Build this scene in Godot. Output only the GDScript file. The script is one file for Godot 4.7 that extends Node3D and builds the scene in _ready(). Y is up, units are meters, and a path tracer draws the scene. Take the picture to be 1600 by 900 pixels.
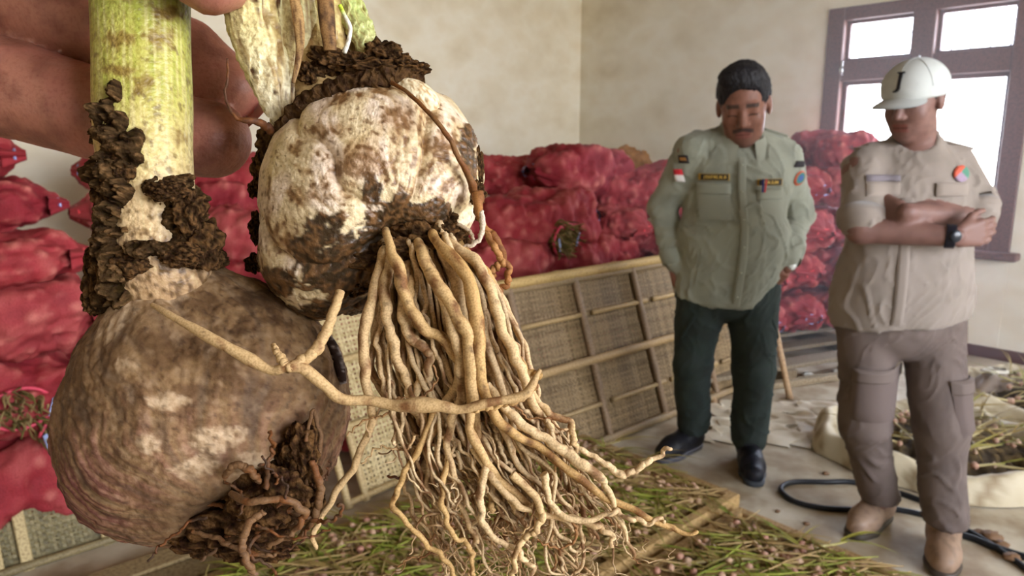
extends Node3D
# A garlic store: two freshly pulled garlic plants held up to the lens, two men, red net sacks, bamboo drying racks.

const PX := 1155.0                       # focal length in pixels of a 1600 x 900 picture
const EYE := Vector3(0, 1.38, 0)
const CORNER := Vector3(0.663, 0, -7.437)  # where the back wall meets the window wall
var cam_basis := Basis(Vector3.RIGHT, deg_to_rad(-11.0))
var room := Basis(Vector3.UP, deg_to_rad(42.0))
var rng := RandomNumberGenerator.new()
var n1 := FastNoiseLite.new()            # soft noise
var n2 := FastNoiseLite.new()            # fractal noise
var n3 := FastNoiseLite.new()            # cells
var M := {}
var taken := {}

# ------------------------------------------------------------------ geometry
class Geo:
	var v := PackedVector3Array()
	var c := PackedColorArray()
	var uv := PackedVector2Array()
	var idx := PackedInt32Array()
	func orient(i0: int, v0: int) -> void:
		var mid := Vector3.ZERO
		var n := v.size() - v0
		if n == 0: return
		for i in range(v0, v.size()): mid += v[i]
		mid /= n
		var vol := 0.0
		for i in range(i0, idx.size(), 3):
			vol += (v[idx[i]] - mid).dot((v[idx[i + 1]] - mid).cross(v[idx[i + 2]] - mid))
		if vol > 0.0:
			for i in range(i0, idx.size(), 3):
				var t := idx[i]; idx[i] = idx[i + 1]; idx[i + 1] = t
	# a sheet or closed surface of (nu+1) x (nv+1) points; f(u, v) returns [position, colour]
	func grid(nu: int, nv: int, f, closed := true) -> void:
		var b := v.size()
		var i0 := idx.size()
		for j in nv + 1:
			for i in nu + 1:
				var a: Array = f.call(float(i) / nu, float(j) / nv)
				v.append(a[0]); c.append(a[1]); uv.append(Vector2(float(i) / nu, float(j) / nv))
		for j in nv:
			for i in nu:
				var p := b + j * (nu + 1) + i
				idx.append_array([p, p + 1, p + nu + 1, p + 1, p + nu + 2, p + nu + 1])
		if closed: orient(i0, b)
	# a tube through points (x, y, z, radius); col is a Color or f(t, angle, point) -> Color
	func tube(pts: Array, sides: int, col, squash := 1.0, cap := true) -> void:
		var b := v.size()
		var i0 := idx.size()
		var n := pts.size()
		var up := Vector3.ZERO
		var is_col := col is Color
		for i in n:
			var q: Vector4 = pts[i]
			var p := Vector3(q.x, q.y, q.z)
			var qa: Vector4 = pts[maxi(i - 1, 0)]
			var qb: Vector4 = pts[mini(i + 1, n - 1)]
			var d := Vector3(qb.x - qa.x, qb.y - qa.y, qb.z - qa.z)
			d = d.normalized() if d.length() > 1e-9 else Vector3.UP
			if i == 0: up = d.cross(Vector3(0.31, 0.2, 0.93)).normalized()
			up = (up - d * up.dot(d)).normalized()
			var side := d.cross(up)
			for k in sides + 1:
				var a := TAU * k / sides
				var o := up * cos(a) + side * sin(a) * squash
				v.append(p + o * q.w)
				c.append(col if is_col else col.call(float(i) / (n - 1), a, p + o * q.w))
				uv.append(Vector2(float(k) / sides, float(i) / (n - 1)))
		for i in n - 1:
			for k in sides:
				var p := b + i * (sides + 1) + k
				idx.append_array([p, p + 1, p + sides + 1, p + 1, p + sides + 2, p + sides + 1])
		if cap:
			for e in [0, n - 1]:
				var q: Vector4 = pts[e]
				v.append(Vector3(q.x, q.y, q.z)); c.append(c[b + e * (sides + 1)]); uv.append(Vector2(0.5, 0.5))
				for k in sides:
					var p: int = b + e * (sides + 1) + k
					if e == 0: idx.append_array([v.size() - 1, p + 1, p])
					else: idx.append_array([v.size() - 1, p, p + 1])
		orient(i0, b)
	# a box with chamfered edges
	func box(t: Transform3D, size: Vector3, col := Color.WHITE, ch := 0.004) -> void:
		var h := size * 0.5
		ch = minf(ch, minf(h.x, minf(h.y, h.z)) * 0.6)
		var faces := [[0, 1, 2], [1, 2, 0], [2, 0, 1]]
		var quads := []
		for f in faces:
			for s in [-1.0, 1.0]:
				var q := []
				for k in [[-1.0, -1.0], [1.0, -1.0], [1.0, 1.0], [-1.0, 1.0]]:
					var p := Vector3.ZERO
					p[f[0]] = s * h[f[0]]; p[f[1]] = k[0] * (h[f[1]] - ch); p[f[2]] = k[1] * (h[f[2]] - ch)
					q.append(p)
				quads.append([q, Vector3.ZERO])
				for s2 in [-1.0, 1.0]:          # edge chamfer between axis f0 and f1
					var e := []
					for k in [-1.0, 1.0]:
						var p := Vector3.ZERO
						p[f[0]] = s * h[f[0]]; p[f[1]] = s2 * (h[f[1]] - ch); p[f[2]] = k * (h[f[2]] - ch)
						e.append(p)
					for k in [1.0, -1.0]:
						var p := Vector3.ZERO
						p[f[0]] = s * (h[f[0]] - ch); p[f[1]] = s2 * h[f[1]]; p[f[2]] = k * (h[f[2]] - ch)
						e.append(p)
					quads.append([e, Vector3.ZERO])
		for x in [-1.0, 1.0]:
			for y in [-1.0, 1.0]:
				for z in [-1.0, 1.0]:
					quads.append([[Vector3(x * h.x, y * (h.y - ch), z * (h.z - ch)), Vector3(x * (h.x - ch), y * h.y, z * (h.z - ch)), Vector3(x * (h.x - ch), y * (h.y - ch), z * h.z)]])
		for e in quads:
			var q: Array = e[0]
			var nrm: Vector3 = (q[1] - q[0]).cross(q[2] - q[0])
			var mid: Vector3 = (q[0] + q[1] + q[2]) / 3.0
			if nrm.dot(mid) > 0.0: q.reverse()
			var b := v.size()
			for p in q:
				v.append(t * p); c.append(col); uv.append(Vector2(p.x + p.z, p.y + p.z))
			for k in range(1, q.size() - 1): idx.append_array([b, b + k, b + k + 1])
	func ball(p: Vector3, r: Vector3, nu: int, nv: int, col, b := Basis()) -> void:
		grid(nu, nv, func(s, t):
			var d := Vector3(sin(PI * t) * cos(TAU * s), cos(PI * t), sin(PI * t) * sin(TAU * s))
			return [p + b * (d * r), col])
	func merge(o: Geo, t: Transform3D, tint := Color.WHITE) -> void:
		var b := v.size()
		for i in o.v.size():
			v.append(t * o.v[i]); c.append(o.c[i] * tint); uv.append(o.uv[i])
		for i in o.idx.size(): idx.append(o.idx[i] + b)
	func mesh(weld := true) -> ArrayMesh:
		var n := PackedVector3Array()
		n.resize(v.size())
		for i in range(0, idx.size(), 3):
			var a := idx[i]; var b := idx[i + 1]; var d := idx[i + 2]
			var f := (v[d] - v[a]).cross(v[b] - v[a])
			n[a] += f; n[b] += f; n[d] += f
		if weld:                                # smooth over doubled seam points
			var at := {}
			for i in v.size():
				var k := Vector3i((v[i] * 20000.0).round())
				if at.has(k):
					at[k].append(i)
				else:
					at[k] = [i]
			for k in at:
				var l: Array = at[k]
				if l.size() > 1:
					var s := Vector3.ZERO
					for i in l: s += n[i]
					for i in l: n[i] = s
		for i in n.size(): n[i] = n[i].normalized() if n[i].length_squared() > 1e-24 else Vector3.UP
		var a := []
		a.resize(Mesh.ARRAY_MAX)
		a[Mesh.ARRAY_VERTEX] = v; a[Mesh.ARRAY_NORMAL] = n; a[Mesh.ARRAY_COLOR] = c; a[Mesh.ARRAY_TEX_UV] = uv; a[Mesh.ARRAY_INDEX] = idx
		var m := ArrayMesh.new()
		m.add_surface_from_arrays(Mesh.PRIMITIVE_TRIANGLES, a)
		return m

# signed-distance bodies. A primitive is [kind, a, b, ra, rb, k, basis]
# kind 0: tapered capsule a-b, radii ra rb, its depth squashed by "rb2" in basis slot (float, 1 = round)
# kind 1: ellipsoid at a with radii b, turned by basis; kind 2: the same, cut away; kind 3: cut away the side of the plane at a its normal b points to
func cap(a: Vector3, b: Vector3, ra: float, rb: float, k := 0.03, flat := 1.0) -> Array:
	return [0, a, b, ra, rb, k, flat]
func ell(a: Vector3, r: Vector3, k := 0.03, bs := Basis()) -> Array:
	return [1, a, r, 0.0, 0.0, k, bs]
func dig(a: Vector3, r: Vector3, k := 0.01, bs := Basis()) -> Array:
	return [2, a, r, 0.0, 0.0, k, bs]
func cut(a: Vector3, n: Vector3, k := 0.004) -> Array:
	return [3, a, n.normalized(), 0.0, 0.0, k, 0.0]

func prim_at(q: Array, p: Vector3) -> float:
	if q[0] == 0:
		var fl: float = q[6]
		var ab: Vector3 = q[2] - q[1]
		var ap: Vector3 = p - q[1]
		ab.z *= fl; ap.z *= fl
		var h := clampf(ap.dot(ab) / maxf(ab.length_squared(), 1e-9), 0.0, 1.0)
		return (ap - ab * h).length() - lerpf(q[3], q[4], h)
	if q[0] == 3: return -(p - q[1]).dot(q[2])
	var bs: Basis = q[6]
	var l: Vector3 = bs.inverse() * (p - q[1])
	var r: Vector3 = q[2]
	var k0 := (l / r).length()
	var k1 := (l / (r * r)).length()
	return k0 * (k0 - 1.0) / maxf(k1, 1e-6)

func field_at(prims: Array, p: Vector3) -> float:
	var d := 1e3
	for q in prims:
		var e := prim_at(q, p)
		var k: float = q[5]
		if q[0] < 2:
			var h := maxf(k - absf(d - e), 0.0) / k
			d = minf(d, e) - h * h * k * 0.25
		else:
			var h := maxf(k - absf(d + e), 0.0) / k
			d = maxf(d, -e) + h * h * k * 0.25
	return d

func sdf(g: Geo, prims: Array, cell: float, col, disp = null) -> void:
	var lo := Vector3.ONE * 1e9
	var hi := -lo
	var boxes := []
	for q in prims:
		var a: Vector3 = q[1]; var b: Vector3 = q[2]
		var l := a; var h := a
		if q[0] == 0:
			var r := Vector3.ONE * maxf(q[3], q[4])
			l = a.min(b) - r; h = a.max(b) + r
		elif q[0] < 3:
			var bs: Basis = q[6]
			var e := Vector3(absf(bs.x.x) * b.x + absf(bs.y.x) * b.y + absf(bs.z.x) * b.z, absf(bs.x.y) * b.x + absf(bs.y.y) * b.y + absf(bs.z.y) * b.z, absf(bs.x.z) * b.x + absf(bs.y.z) * b.y + absf(bs.z.z) * b.z)
			l = a - e; h = a + e
		boxes.append([l, h])
		if q[0] < 2:
			lo = lo.min(l); hi = hi.max(h)
	lo -= Vector3.ONE * cell * 4; hi += Vector3.ONE * cell * 4
	var nx := int((hi.x - lo.x) / cell) + 2
	var ny := int((hi.y - lo.y) / cell) + 2
	var nz := int((hi.z - lo.z) / cell) + 2
	var F := PackedFloat32Array()
	F.resize(nx * ny * nz)
	F.fill(1.0)
	for n in prims.size():
		var q: Array = prims[n]
		var k: float = q[5]
		var kind: int = q[0]
		var m := Vector3.ONE * (cell * 4 + k)
		var l: Vector3 = (boxes[n][0] - m - lo) / cell
		var h: Vector3 = (boxes[n][1] + m - lo) / cell
		if kind == 3:
			l = Vector3.ZERO; h = Vector3(nx, ny, nz)
		var x0 := maxi(int(l.x), 0); var x1 := mini(int(h.x) + 1, nx)
		var y0 := maxi(int(l.y), 0); var y1 := mini(int(h.y) + 1, ny)
		var z0 := maxi(int(l.z), 0); var z1 := mini(int(h.z) + 1, nz)
		var a: Vector3 = q[1]; var b: Vector3 = q[2]
		var ra: float = q[3]; var rb: float = q[4]
		var fl := 1.0
		var inv := Basis()
		var ab := Vector3.ZERO
		var il := 0.0
		var b2 := b * b
		if kind == 0:
			fl = q[6]; ab = b - a; ab.z *= fl; il = 1.0 / maxf(ab.length_squared(), 1e-9)
		elif kind < 3:
			inv = (q[6] as Basis).inverse()
		for z in range(z0, z1):
			for y in range(y0, y1):
				var i := (z * ny + y) * nx + x0
				var p := lo + Vector3(x0, y, z) * cell - a
				for x in range(x0, x1):
					var d := F[i]
					var e := 0.0
					if kind == 0:
						var ap := Vector3(p.x, p.y, p.z * fl)
						var t := clampf(ap.dot(ab) * il, 0.0, 1.0)
						e = (ap - ab * t).length() - ra - (rb - ra) * t
					elif kind == 3:
						e = -p.dot(b)
					else:
						var w := inv * p
						var k0 := (w / b).length()
						e = k0 * (k0 - 1.0) / maxf((w / b2).length(), 1e-6)
					if kind < 2:
						if e < d + k:
							var s := maxf(k - absf(d - e), 0.0)
							F[i] = minf(d, e) - s * s * 0.25 / k
					else:
						var s := maxf(k - absf(d + e), 0.0)
						F[i] = maxf(d, -e) + s * s * 0.25 / k
					i += 1
					p.x += cell
	var id := PackedInt32Array()
	id.resize(F.size())
	id.fill(-1)
	var sy := nx; var sz := nx * ny
	var offs := [0, 1, sy, sy + 1, sz, sz + 1, sz + sy, sz + sy + 1]
	var edges := [[0, 1], [2, 3], [4, 5], [6, 7], [0, 2], [1, 3], [4, 6], [5, 7], [0, 4], [1, 5], [2, 6], [3, 7]]
	var base := g.v.size()
	var i0 := g.idx.size()
	var lim := cell * 4.0
	for z in nz - 1:
		for y in ny - 1:
			var i := (z * ny + y) * nx
			for x in nx - 1:
				var f0 := F[i]
				if f0 < lim and f0 > -lim:
					var neg := 0
					for o in offs:
						if F[i + o] < 0.0: neg += 1
					if neg > 0 and neg < 8:
						var s := Vector3.ZERO
						var cnt := 0
						for e in edges:
							var fa := F[i + offs[e[0]]]; var fb := F[i + offs[e[1]]]
							if (fa < 0.0) != (fb < 0.0):
								var t := fa / (fa - fb)
								var ea: int = e[0]; var eb: int = e[1]
								s += Vector3(ea & 1, (ea >> 1) & 1, ea >> 2).lerp(Vector3(eb & 1, (eb >> 1) & 1, eb >> 2), t)
								cnt += 1
						id[i] = g.v.size()
						var p := lo + (Vector3(x, y, z) + s / cnt) * cell
						if disp != null:
							var nn := Vector3(F[i + 1] - f0, F[i + sy] - f0, F[i + sz] - f0).normalized()
							p = disp.call(p, nn)
						g.v.append(p)
						g.c.append(col if col is Color else col.call(p))
						g.uv.append(Vector2(p.x, p.y))
				i += 1
	for z in range(1, nz - 1):
		for y in range(1, ny - 1):
			var i := (z * ny + y) * nx + 1
			for x in range(1, nx - 1):
				if id[i] >= 0:
					var f0 := F[i] < 0.0
					for ax in 3:
						var st := 1 if ax == 0 else (sy if ax == 1 else sz)
						if (F[i + st] < 0.0) != f0:
							var u := sy if ax == 0 else (sz if ax == 1 else 1)
							var w := sz if ax == 0 else (1 if ax == 1 else sy)
							var q0 := id[i]; var q1 := id[i - u]; var q2 := id[i - u - w]; var q3 := id[i - w]
							if q0 >= 0 and q1 >= 0 and q2 >= 0 and q3 >= 0:
								if f0: g.idx.append_array([q0, q2, q1, q0, q3, q2])
								else: g.idx.append_array([q0, q1, q2, q0, q2, q3])
				i += 1
	g.orient(i0, base)

# ------------------------------------------------------------------ small helpers
func L(r: float, g: float, b: float) -> Color:      # an 8-bit sRGB colour as the linear value vertex colours want
	return Color(r / 255.0, g / 255.0, b / 255.0).srgb_to_linear()
func S(r: float, g: float, b: float) -> Color:
	return Color(r / 255.0, g / 255.0, b / 255.0)
func sm(a: float, b: float, x: float) -> float: return smoothstep(a, b, x)
func rnd(a: float, b: float) -> float: return rng.randf_range(a, b)

func ray(px: float, py: float) -> Vector3:
	return cam_basis * Vector3((px - 800.0) / PX, -(py - 450.0) / PX, -1.0)
func at(px: float, py: float, d: float) -> Vector3: return EYE + ray(px, py) * d
func on_floor(px: float, py: float, y := 0.0) -> Vector3:
	var r := ray(px, py)
	return EYE + r * ((y - EYE.y) / r.y)
func RM(x: float, y: float, z: float) -> Vector3: return CORNER + room * Vector3(x, y, z)
func to_room(p: Vector3) -> Vector3: return room.inverse() * (p - CORNER)
func at_room_z(px: float, py: float, z: float) -> Vector3:    # room coordinates where that ray meets the plane z
	var o := to_room(EYE)
	var d := room.inverse() * ray(px, py)
	return o + d * ((z - o.z) / d.z)

func numbered(called: String) -> String:
	var n: int = taken.get(called, 0)
	taken[called] = n + 1
	return called if n == 0 else "%s_%03d" % [called, n]
func tag(o: Node, label: String, category: String, group := "", kind := "") -> void:
	if label: o.set_meta("label", label)
	if category: o.set_meta("category", category)
	if group: o.set_meta("group", group)
	if kind: o.set_meta("kind", kind)
func thing(called: String, label: String, category: String, t := Transform3D(), group := "") -> Node3D:
	var o := Node3D.new()
	o.name = numbered(called)
	add_child(o)
	o.transform = t
	tag(o, label, category, group)
	return o
func part(called: String, m: Mesh, mt: Material, parent: Node, t := Transform3D()) -> MeshInstance3D:
	var o := MeshInstance3D.new()
	o.name = called if parent != self else numbered(called)
	o.mesh = m
	o.material_override = mt
	parent.add_child(o, true)
	o.transform = t
	return o
func struct(called: String, m: Mesh, mt: Material, label: String, t := Transform3D(), parent: Node = self) -> MeshInstance3D:
	var o := part(called, m, mt, parent, t)
	o.set_meta("kind", "structure")
	if parent == self: tag(o, label, "")
	return o
func copy(o: Node3D, called: String, label: String, t: Transform3D) -> Node3D:
	var r: Node3D = o.duplicate()
	r.name = numbered(called)
	add_child(r)
	r.transform = t
	if label: r.set_meta("label", label)
	return r

func spline(pts: Array, n: int) -> Array:           # Catmull-Rom through Vector4 points (x, y, z, radius)
	var out := []
	var m := pts.size()
	for i in n + 1:
		var f := float(i) / n * (m - 1)
		var k := mini(int(f), m - 2)
		var t := f - k
		var a: Vector4 = pts[maxi(k - 1, 0)]; var b: Vector4 = pts[k]; var cc: Vector4 = pts[k + 1]; var d: Vector4 = pts[mini(k + 2, m - 1)]
		var q := (b * 2.0 + (cc - a) * t + (a * 2.0 - b * 5.0 + cc * 4.0 - d) * t * t + (b * 3.0 - a - cc * 3.0 + d) * t * t * t) * 0.5
		q.w = maxf(q.w, 0.0)
		out.append(q)
	return out

# ------------------------------------------------------------------ textures and materials
func noise_tex(freq: float, octaves: int, ramp: Array, size := 512, type := FastNoiseLite.TYPE_SIMPLEX_SMOOTH, seed := 1, as_normal := false, bump := 4.0) -> NoiseTexture2D:
	var n := FastNoiseLite.new()
	n.noise_type = type
	n.seed = seed
	n.frequency = freq
	n.fractal_type = FastNoiseLite.FRACTAL_FBM if octaves > 1 else FastNoiseLite.FRACTAL_NONE
	n.fractal_octaves = octaves
	if type == FastNoiseLite.TYPE_CELLULAR:
		n.cellular_return_type = FastNoiseLite.RETURN_DISTANCE
	var t := NoiseTexture2D.new()
	t.width = size; t.height = size
	t.seamless = true
	t.noise = n
	t.as_normal_map = as_normal
	t.bump_strength = bump
	if ramp:
		var gr := Gradient.new()
		var offs := PackedFloat32Array(); var cols := PackedColorArray()
		for r in ramp:
			offs.append(r[0]); cols.append(r[1])
		gr.offsets = offs; gr.colors = cols
		t.color_ramp = gr
	return t

func mat(called: String, rough := 0.8, opts := {}) -> StandardMaterial3D:
	var m := StandardMaterial3D.new()
	m.resource_name = called
	m.roughness = rough
	m.vertex_color_use_as_albedo = opts.get("vc", true)
	m.albedo_color = opts.get("color", Color.WHITE)
	m.metallic_specular = opts.get("spec", 0.4)
	m.cull_mode = BaseMaterial3D.CULL_DISABLED
	if opts.has("tex"):
		m.albedo_texture = opts.tex
	if opts.has("bump"):
		m.heightmap_enabled = true
		m.heightmap_texture = opts.bump
		m.heightmap_scale = opts.get("height", 0.1)
	if opts.has("tile"):
		m.uv1_triplanar = true
		m.uv1_world_triplanar = opts.get("world", false)
		var s: float = opts.tile
		m.uv1_scale = Vector3(s, s, s)
	if opts.has("sss"):
		m.subsurf_scatter_enabled = true
		m.subsurf_scatter_strength = opts.sss
	if opts.has("rim"):
		m.rim_enabled = true; m.rim = opts.rim; m.rim_tint = 0.5
	if opts.has("back"):
		m.backlight_enabled = true; m.backlight = opts.back
	if opts.has("coat"):
		m.clearcoat_enabled = true; m.clearcoat = opts.coat; m.clearcoat_roughness = 0.25
	M[called] = m
	return m

func make_materials() -> void:
	n1.noise_type = FastNoiseLite.TYPE_SIMPLEX_SMOOTH; n1.frequency = 1.0; n1.seed = 7; n1.fractal_type = FastNoiseLite.FRACTAL_NONE
	n2.noise_type = FastNoiseLite.TYPE_SIMPLEX_SMOOTH; n2.frequency = 1.0; n2.seed = 11; n2.fractal_type = FastNoiseLite.FRACTAL_FBM; n2.fractal_octaves = 4; n2.fractal_gain = 0.45
	n3.noise_type = FastNoiseLite.TYPE_CELLULAR; n3.frequency = 1.0; n3.seed = 3; n3.cellular_return_type = FastNoiseLite.RETURN_DISTANCE; n3.fractal_type = FastNoiseLite.FRACTAL_NONE
	var grain := noise_tex(0.02, 5, [], 512, FastNoiseLite.TYPE_SIMPLEX_SMOOTH, 5)
	var speck := noise_tex(0.03, 5, [[0.0, S(170, 160, 150)], [0.35, S(225, 220, 212)], [0.6, S(255, 255, 255)]], 512, FastNoiseLite.TYPE_SIMPLEX_SMOOTH, 9)
	var net := noise_tex(0.06, 2, [[0.0, S(255, 255, 255)], [0.5, S(215, 200, 200)], [1.0, S(180, 150, 150)]], 512, FastNoiseLite.TYPE_CELLULAR, 21)
	var plaster := noise_tex(0.006, 6, [[0.0, S(206, 192, 162)], [0.42, S(228, 219, 196)], [0.6, S(234, 228, 210)], [1.0, S(222, 208, 178)]], 1024, FastNoiseLite.TYPE_SIMPLEX_SMOOTH, 31)
	var concrete := noise_tex(0.008, 6, [[0.0, S(128, 108, 84)], [0.4, S(160, 144, 120)], [0.6, S(178, 165, 142)], [1.0, S(196, 186, 165)]], 1024, FastNoiseLite.TYPE_SIMPLEX_SMOOTH, 41)
	var weave := Image.create(256, 256, false, Image.FORMAT_RGB8)
	for y in 256:
		for x in 256:
			var a := 0.5 + 0.5 * sin(x * TAU / 8.0) * (1.0 if (y / 4) % 2 == 0 else -1.0)
			var s := 0.86 + 0.08 * a + 0.06 * rng.randf()
			weave.set_pixel(x, y, Color(s, s, s))
	var cloth := ImageTexture.create_from_image(weave)
	mat("plaster", 0.85, {"vc": false, "tex": plaster, "tile": 0.32, "world": true, "bump": grain, "height": 0.25})
	mat("concrete", 0.7, {"vc": false, "tex": concrete, "tile": 0.45, "world": true, "bump": grain, "height": 0.2})
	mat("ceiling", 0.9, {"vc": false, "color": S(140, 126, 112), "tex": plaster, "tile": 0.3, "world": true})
	mat("trim", 0.5, {"vc": false, "color": S(84, 50, 44)})
	mat("frame_wood", 0.45, {"vc": false, "color": S(106, 68, 56), "tex": speck, "tile": 3.0})
	mat("iron", 0.5, {"vc": false, "color": S(120, 120, 135)})
	mat("glass", 0.03, {"vc": false, "color": Color(1, 1, 1, 0.05)})
	M.glass.transparency = BaseMaterial3D.TRANSPARENCY_ALPHA
	mat("sack", 0.68, {"tex": net, "tile": 7.0, "bump": net, "height": 0.5, "spec": 0.3})
	mat("ribbon", 0.4, {})
	mat("straw", 0.85, {})
	mat("bamboo", 0.55, {"tex": speck, "tile": 6.0})
	mat("board", 0.75, {"tex": speck, "tile": 4.0, "bump": grain, "height": 0.1})
	mat("leaf", 0.6, {"back": Color(0.25, 0.3, 0.1)})
	mat("litter", 0.95, {"tex": speck, "tile": 8.0})
	mat("clove_skin", 0.55, {"tex": speck, "tile": 30.0})
	mat("tarp", 0.6, {"tex": cloth, "tile": 6.0})
	mat("rubber", 0.45, {"vc": false, "color": S(24, 26, 30)})
	mat("skin", 0.5, {"spec": 0.4})
	mat("hair", 0.65, {"vc": false, "color": S(26, 24, 28)})
	mat("shirt", 0.85, {"tex": cloth, "tile": 14.0, "rim": 0.3})
	mat("trousers", 0.85, {"tex": cloth, "tile": 14.0})
	mat("shoe", 0.5, {})
	mat("thread", 0.7, {})
	mat("metal", 0.25, {"vc": false, "color": S(200, 200, 205)})
	M.metal.metallic = 0.9
	# the plants and the hand close to the lens
	mat("bulb", 0.42, {"tex": noise_tex(0.02, 6, [[0.0, S(190, 178, 160)], [0.4, S(235, 230, 222)], [0.55, S(255, 255, 255)]], 512, FastNoiseLite.TYPE_SIMPLEX_SMOOTH, 51), "tile": 60.0, "bump": grain, "height": 0.03, "spec": 0.45})
	mat("dirty_bulb", 0.75, {"tex": noise_tex(0.025, 6, [[0.0, S(190, 178, 165)], [0.4, S(232, 226, 218)], [0.6, S(255, 255, 255)]], 512, FastNoiseLite.TYPE_SIMPLEX_SMOOTH, 53), "tile": 40.0, "bump": grain, "height": 0.02, "spec": 0.35})
	mat("root", 0.65, {"tex": speck, "tile": 120.0, "spec": 0.35})
	mat("soil", 0.95, {"tex": speck, "tile": 70.0, "bump": grain, "height": 0.05, "spec": 0.08})
	mat("near_skin", 0.48, {"tex": noise_tex(0.03, 4, [[0.0, S(225, 205, 200)], [0.5, S(255, 250, 248)]], 512, FastNoiseLite.TYPE_SIMPLEX_SMOOTH, 61), "tile": 45.0, "bump": noise_tex(0.05, 3, [], 512, FastNoiseLite.TYPE_CELLULAR, 63), "height": 0.012, "sss": 0.12, "spec": 0.45})
	mat("nail", 0.25, {"spec": 0.5})

# ------------------------------------------------------------------ the scene
func _ready() -> void:
	rng.seed = 20240611
	var cam := Camera3D.new()
	cam.name = "camera"
	cam.fov = rad_to_deg(2.0 * atan(450.0 / PX))
	cam.near = 0.02
	cam.far = 200.0
	add_child(cam)
	cam.transform = Transform3D(cam_basis, EYE)
	cam.current = true
	var att := CameraAttributesPhysical.new()
	att.frustum_focal_length = 12.0 * PX / 450.0
	att.frustum_focus_distance = 0.152
	att.frustum_near = 0.02
	att.frustum_far = 200.0
	att.exposure_aperture = 58.0
	cam.attributes = att
	var we := WorldEnvironment.new()
	we.name = "surroundings"
	var env := Environment.new()
	var sky := Sky.new()
	var sm_ := ProceduralSkyMaterial.new()
	sm_.sky_top_color = S(200, 218, 245); sm_.sky_horizon_color = S(245, 248, 255)
	sm_.ground_bottom_color = S(215, 214, 205); sm_.ground_horizon_color = S(240, 242, 240)
	sm_.sky_energy_multiplier = 4.0; sm_.ground_energy_multiplier = 3.4
	sky.sky_material = sm_
	env.background_mode = Environment.BG_SKY
	env.sky = sky
	env.tonemap_mode = Environment.TONE_MAPPER_LINEAR
	env.tonemap_exposure = 0.56
	env.sdfgi_enabled = true; env.ssao_enabled = true; env.ssil_enabled = true
	we.environment = env
	env.volumetric_fog_enabled = true
	env.volumetric_fog_density = 0.0
	add_child(we)
	# daylight at the wide doorway behind the photographer and at the window
	var door := AreaLight3D.new()
	door.name = "doorway_daylight"
	door.area_size = Vector2(4.8, 2.3)
	door.light_energy = 33.0
	door.light_color = S(255, 246, 232)
	door.area_range = 30.0
	door.shadow_enabled = true
	add_child(door)
	door.transform = Transform3D(room, RM(-3.3, 2.15, 9.15))
	var win := AreaLight3D.new()
	win.name = "window_daylight"
	win.area_size = Vector2(1.5, 1.9)
	win.light_energy = 30.0
	win.light_color = S(222, 232, 255)
	win.area_range = 30.0
	win.shadow_enabled = true
	add_child(win)
	win.transform = Transform3D(room * Basis(Vector3.UP, PI / 2), RM(0.45, 1.55, 3.09))
	make_materials()
	mat("thread_yellow", 0.7, {"vc": false, "color": S(214, 176, 84)})
	build_room()
	build_sacks()
	build_racks()
	build_trays()
	build_left_plant()
	build_right_plant()
	build_hand()
	build_man_green()
	build_man_tan()
	build_floor_things()
	var air := FogVolume.new()              # dusty air glowing before the window
	air.name = "dusty_air"
	air.shape = RenderingServer.FOG_VOLUME_SHAPE_ELLIPSOID
	air.size = Vector3(2.9, 2.9, 3.6)
	var fm := FogMaterial.new()
	fm.density = 0.055
	fm.albedo = Color(0.95, 0.97, 1.0)
	air.material = fm
	add_child(air)
	air.transform = Transform3D(room, RM(-1.5, 1.6, 3.6))
	tag(air, "faint dusty haze lit by the window", "haze", "", "stuff")

# ------------------------------------------------------------------ the room
func wall_with_opening(w: float, h: float, x0: float, x1: float, y0: float, y1: float) -> Geo:   # a wall of w x h in x, y, 0.2 thick behind z = 0
	var g := Geo.new()
	for r in [[-0.1, x0, 0.0, h], [x1, w, 0.0, h], [x0, x1, 0.0, y0], [x0, x1, y1, h]]:
		if r[1] - r[0] > 0.001 and r[3] - r[2] > 0.001:
			g.box(Transform3D(Basis(), Vector3((r[0] + r[1]) / 2, (r[2] + r[3]) / 2, -0.1)), Vector3(r[1] - r[0], r[3] - r[2], 0.2), Color.WHITE, 0.002)
	return g

func slab(called: String, lo: Vector3, hi: Vector3, m: Material, label: String, ch := 0.003) -> MeshInstance3D:   # a box between two corners in room coordinates
	var g := Geo.new()
	g.box(Transform3D(), hi - lo, Color.WHITE, ch)
	var c := (lo + hi) / 2
	return struct(called, g.mesh(false), m, label, Transform3D(room, RM(c.x, c.y, c.z)))

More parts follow.
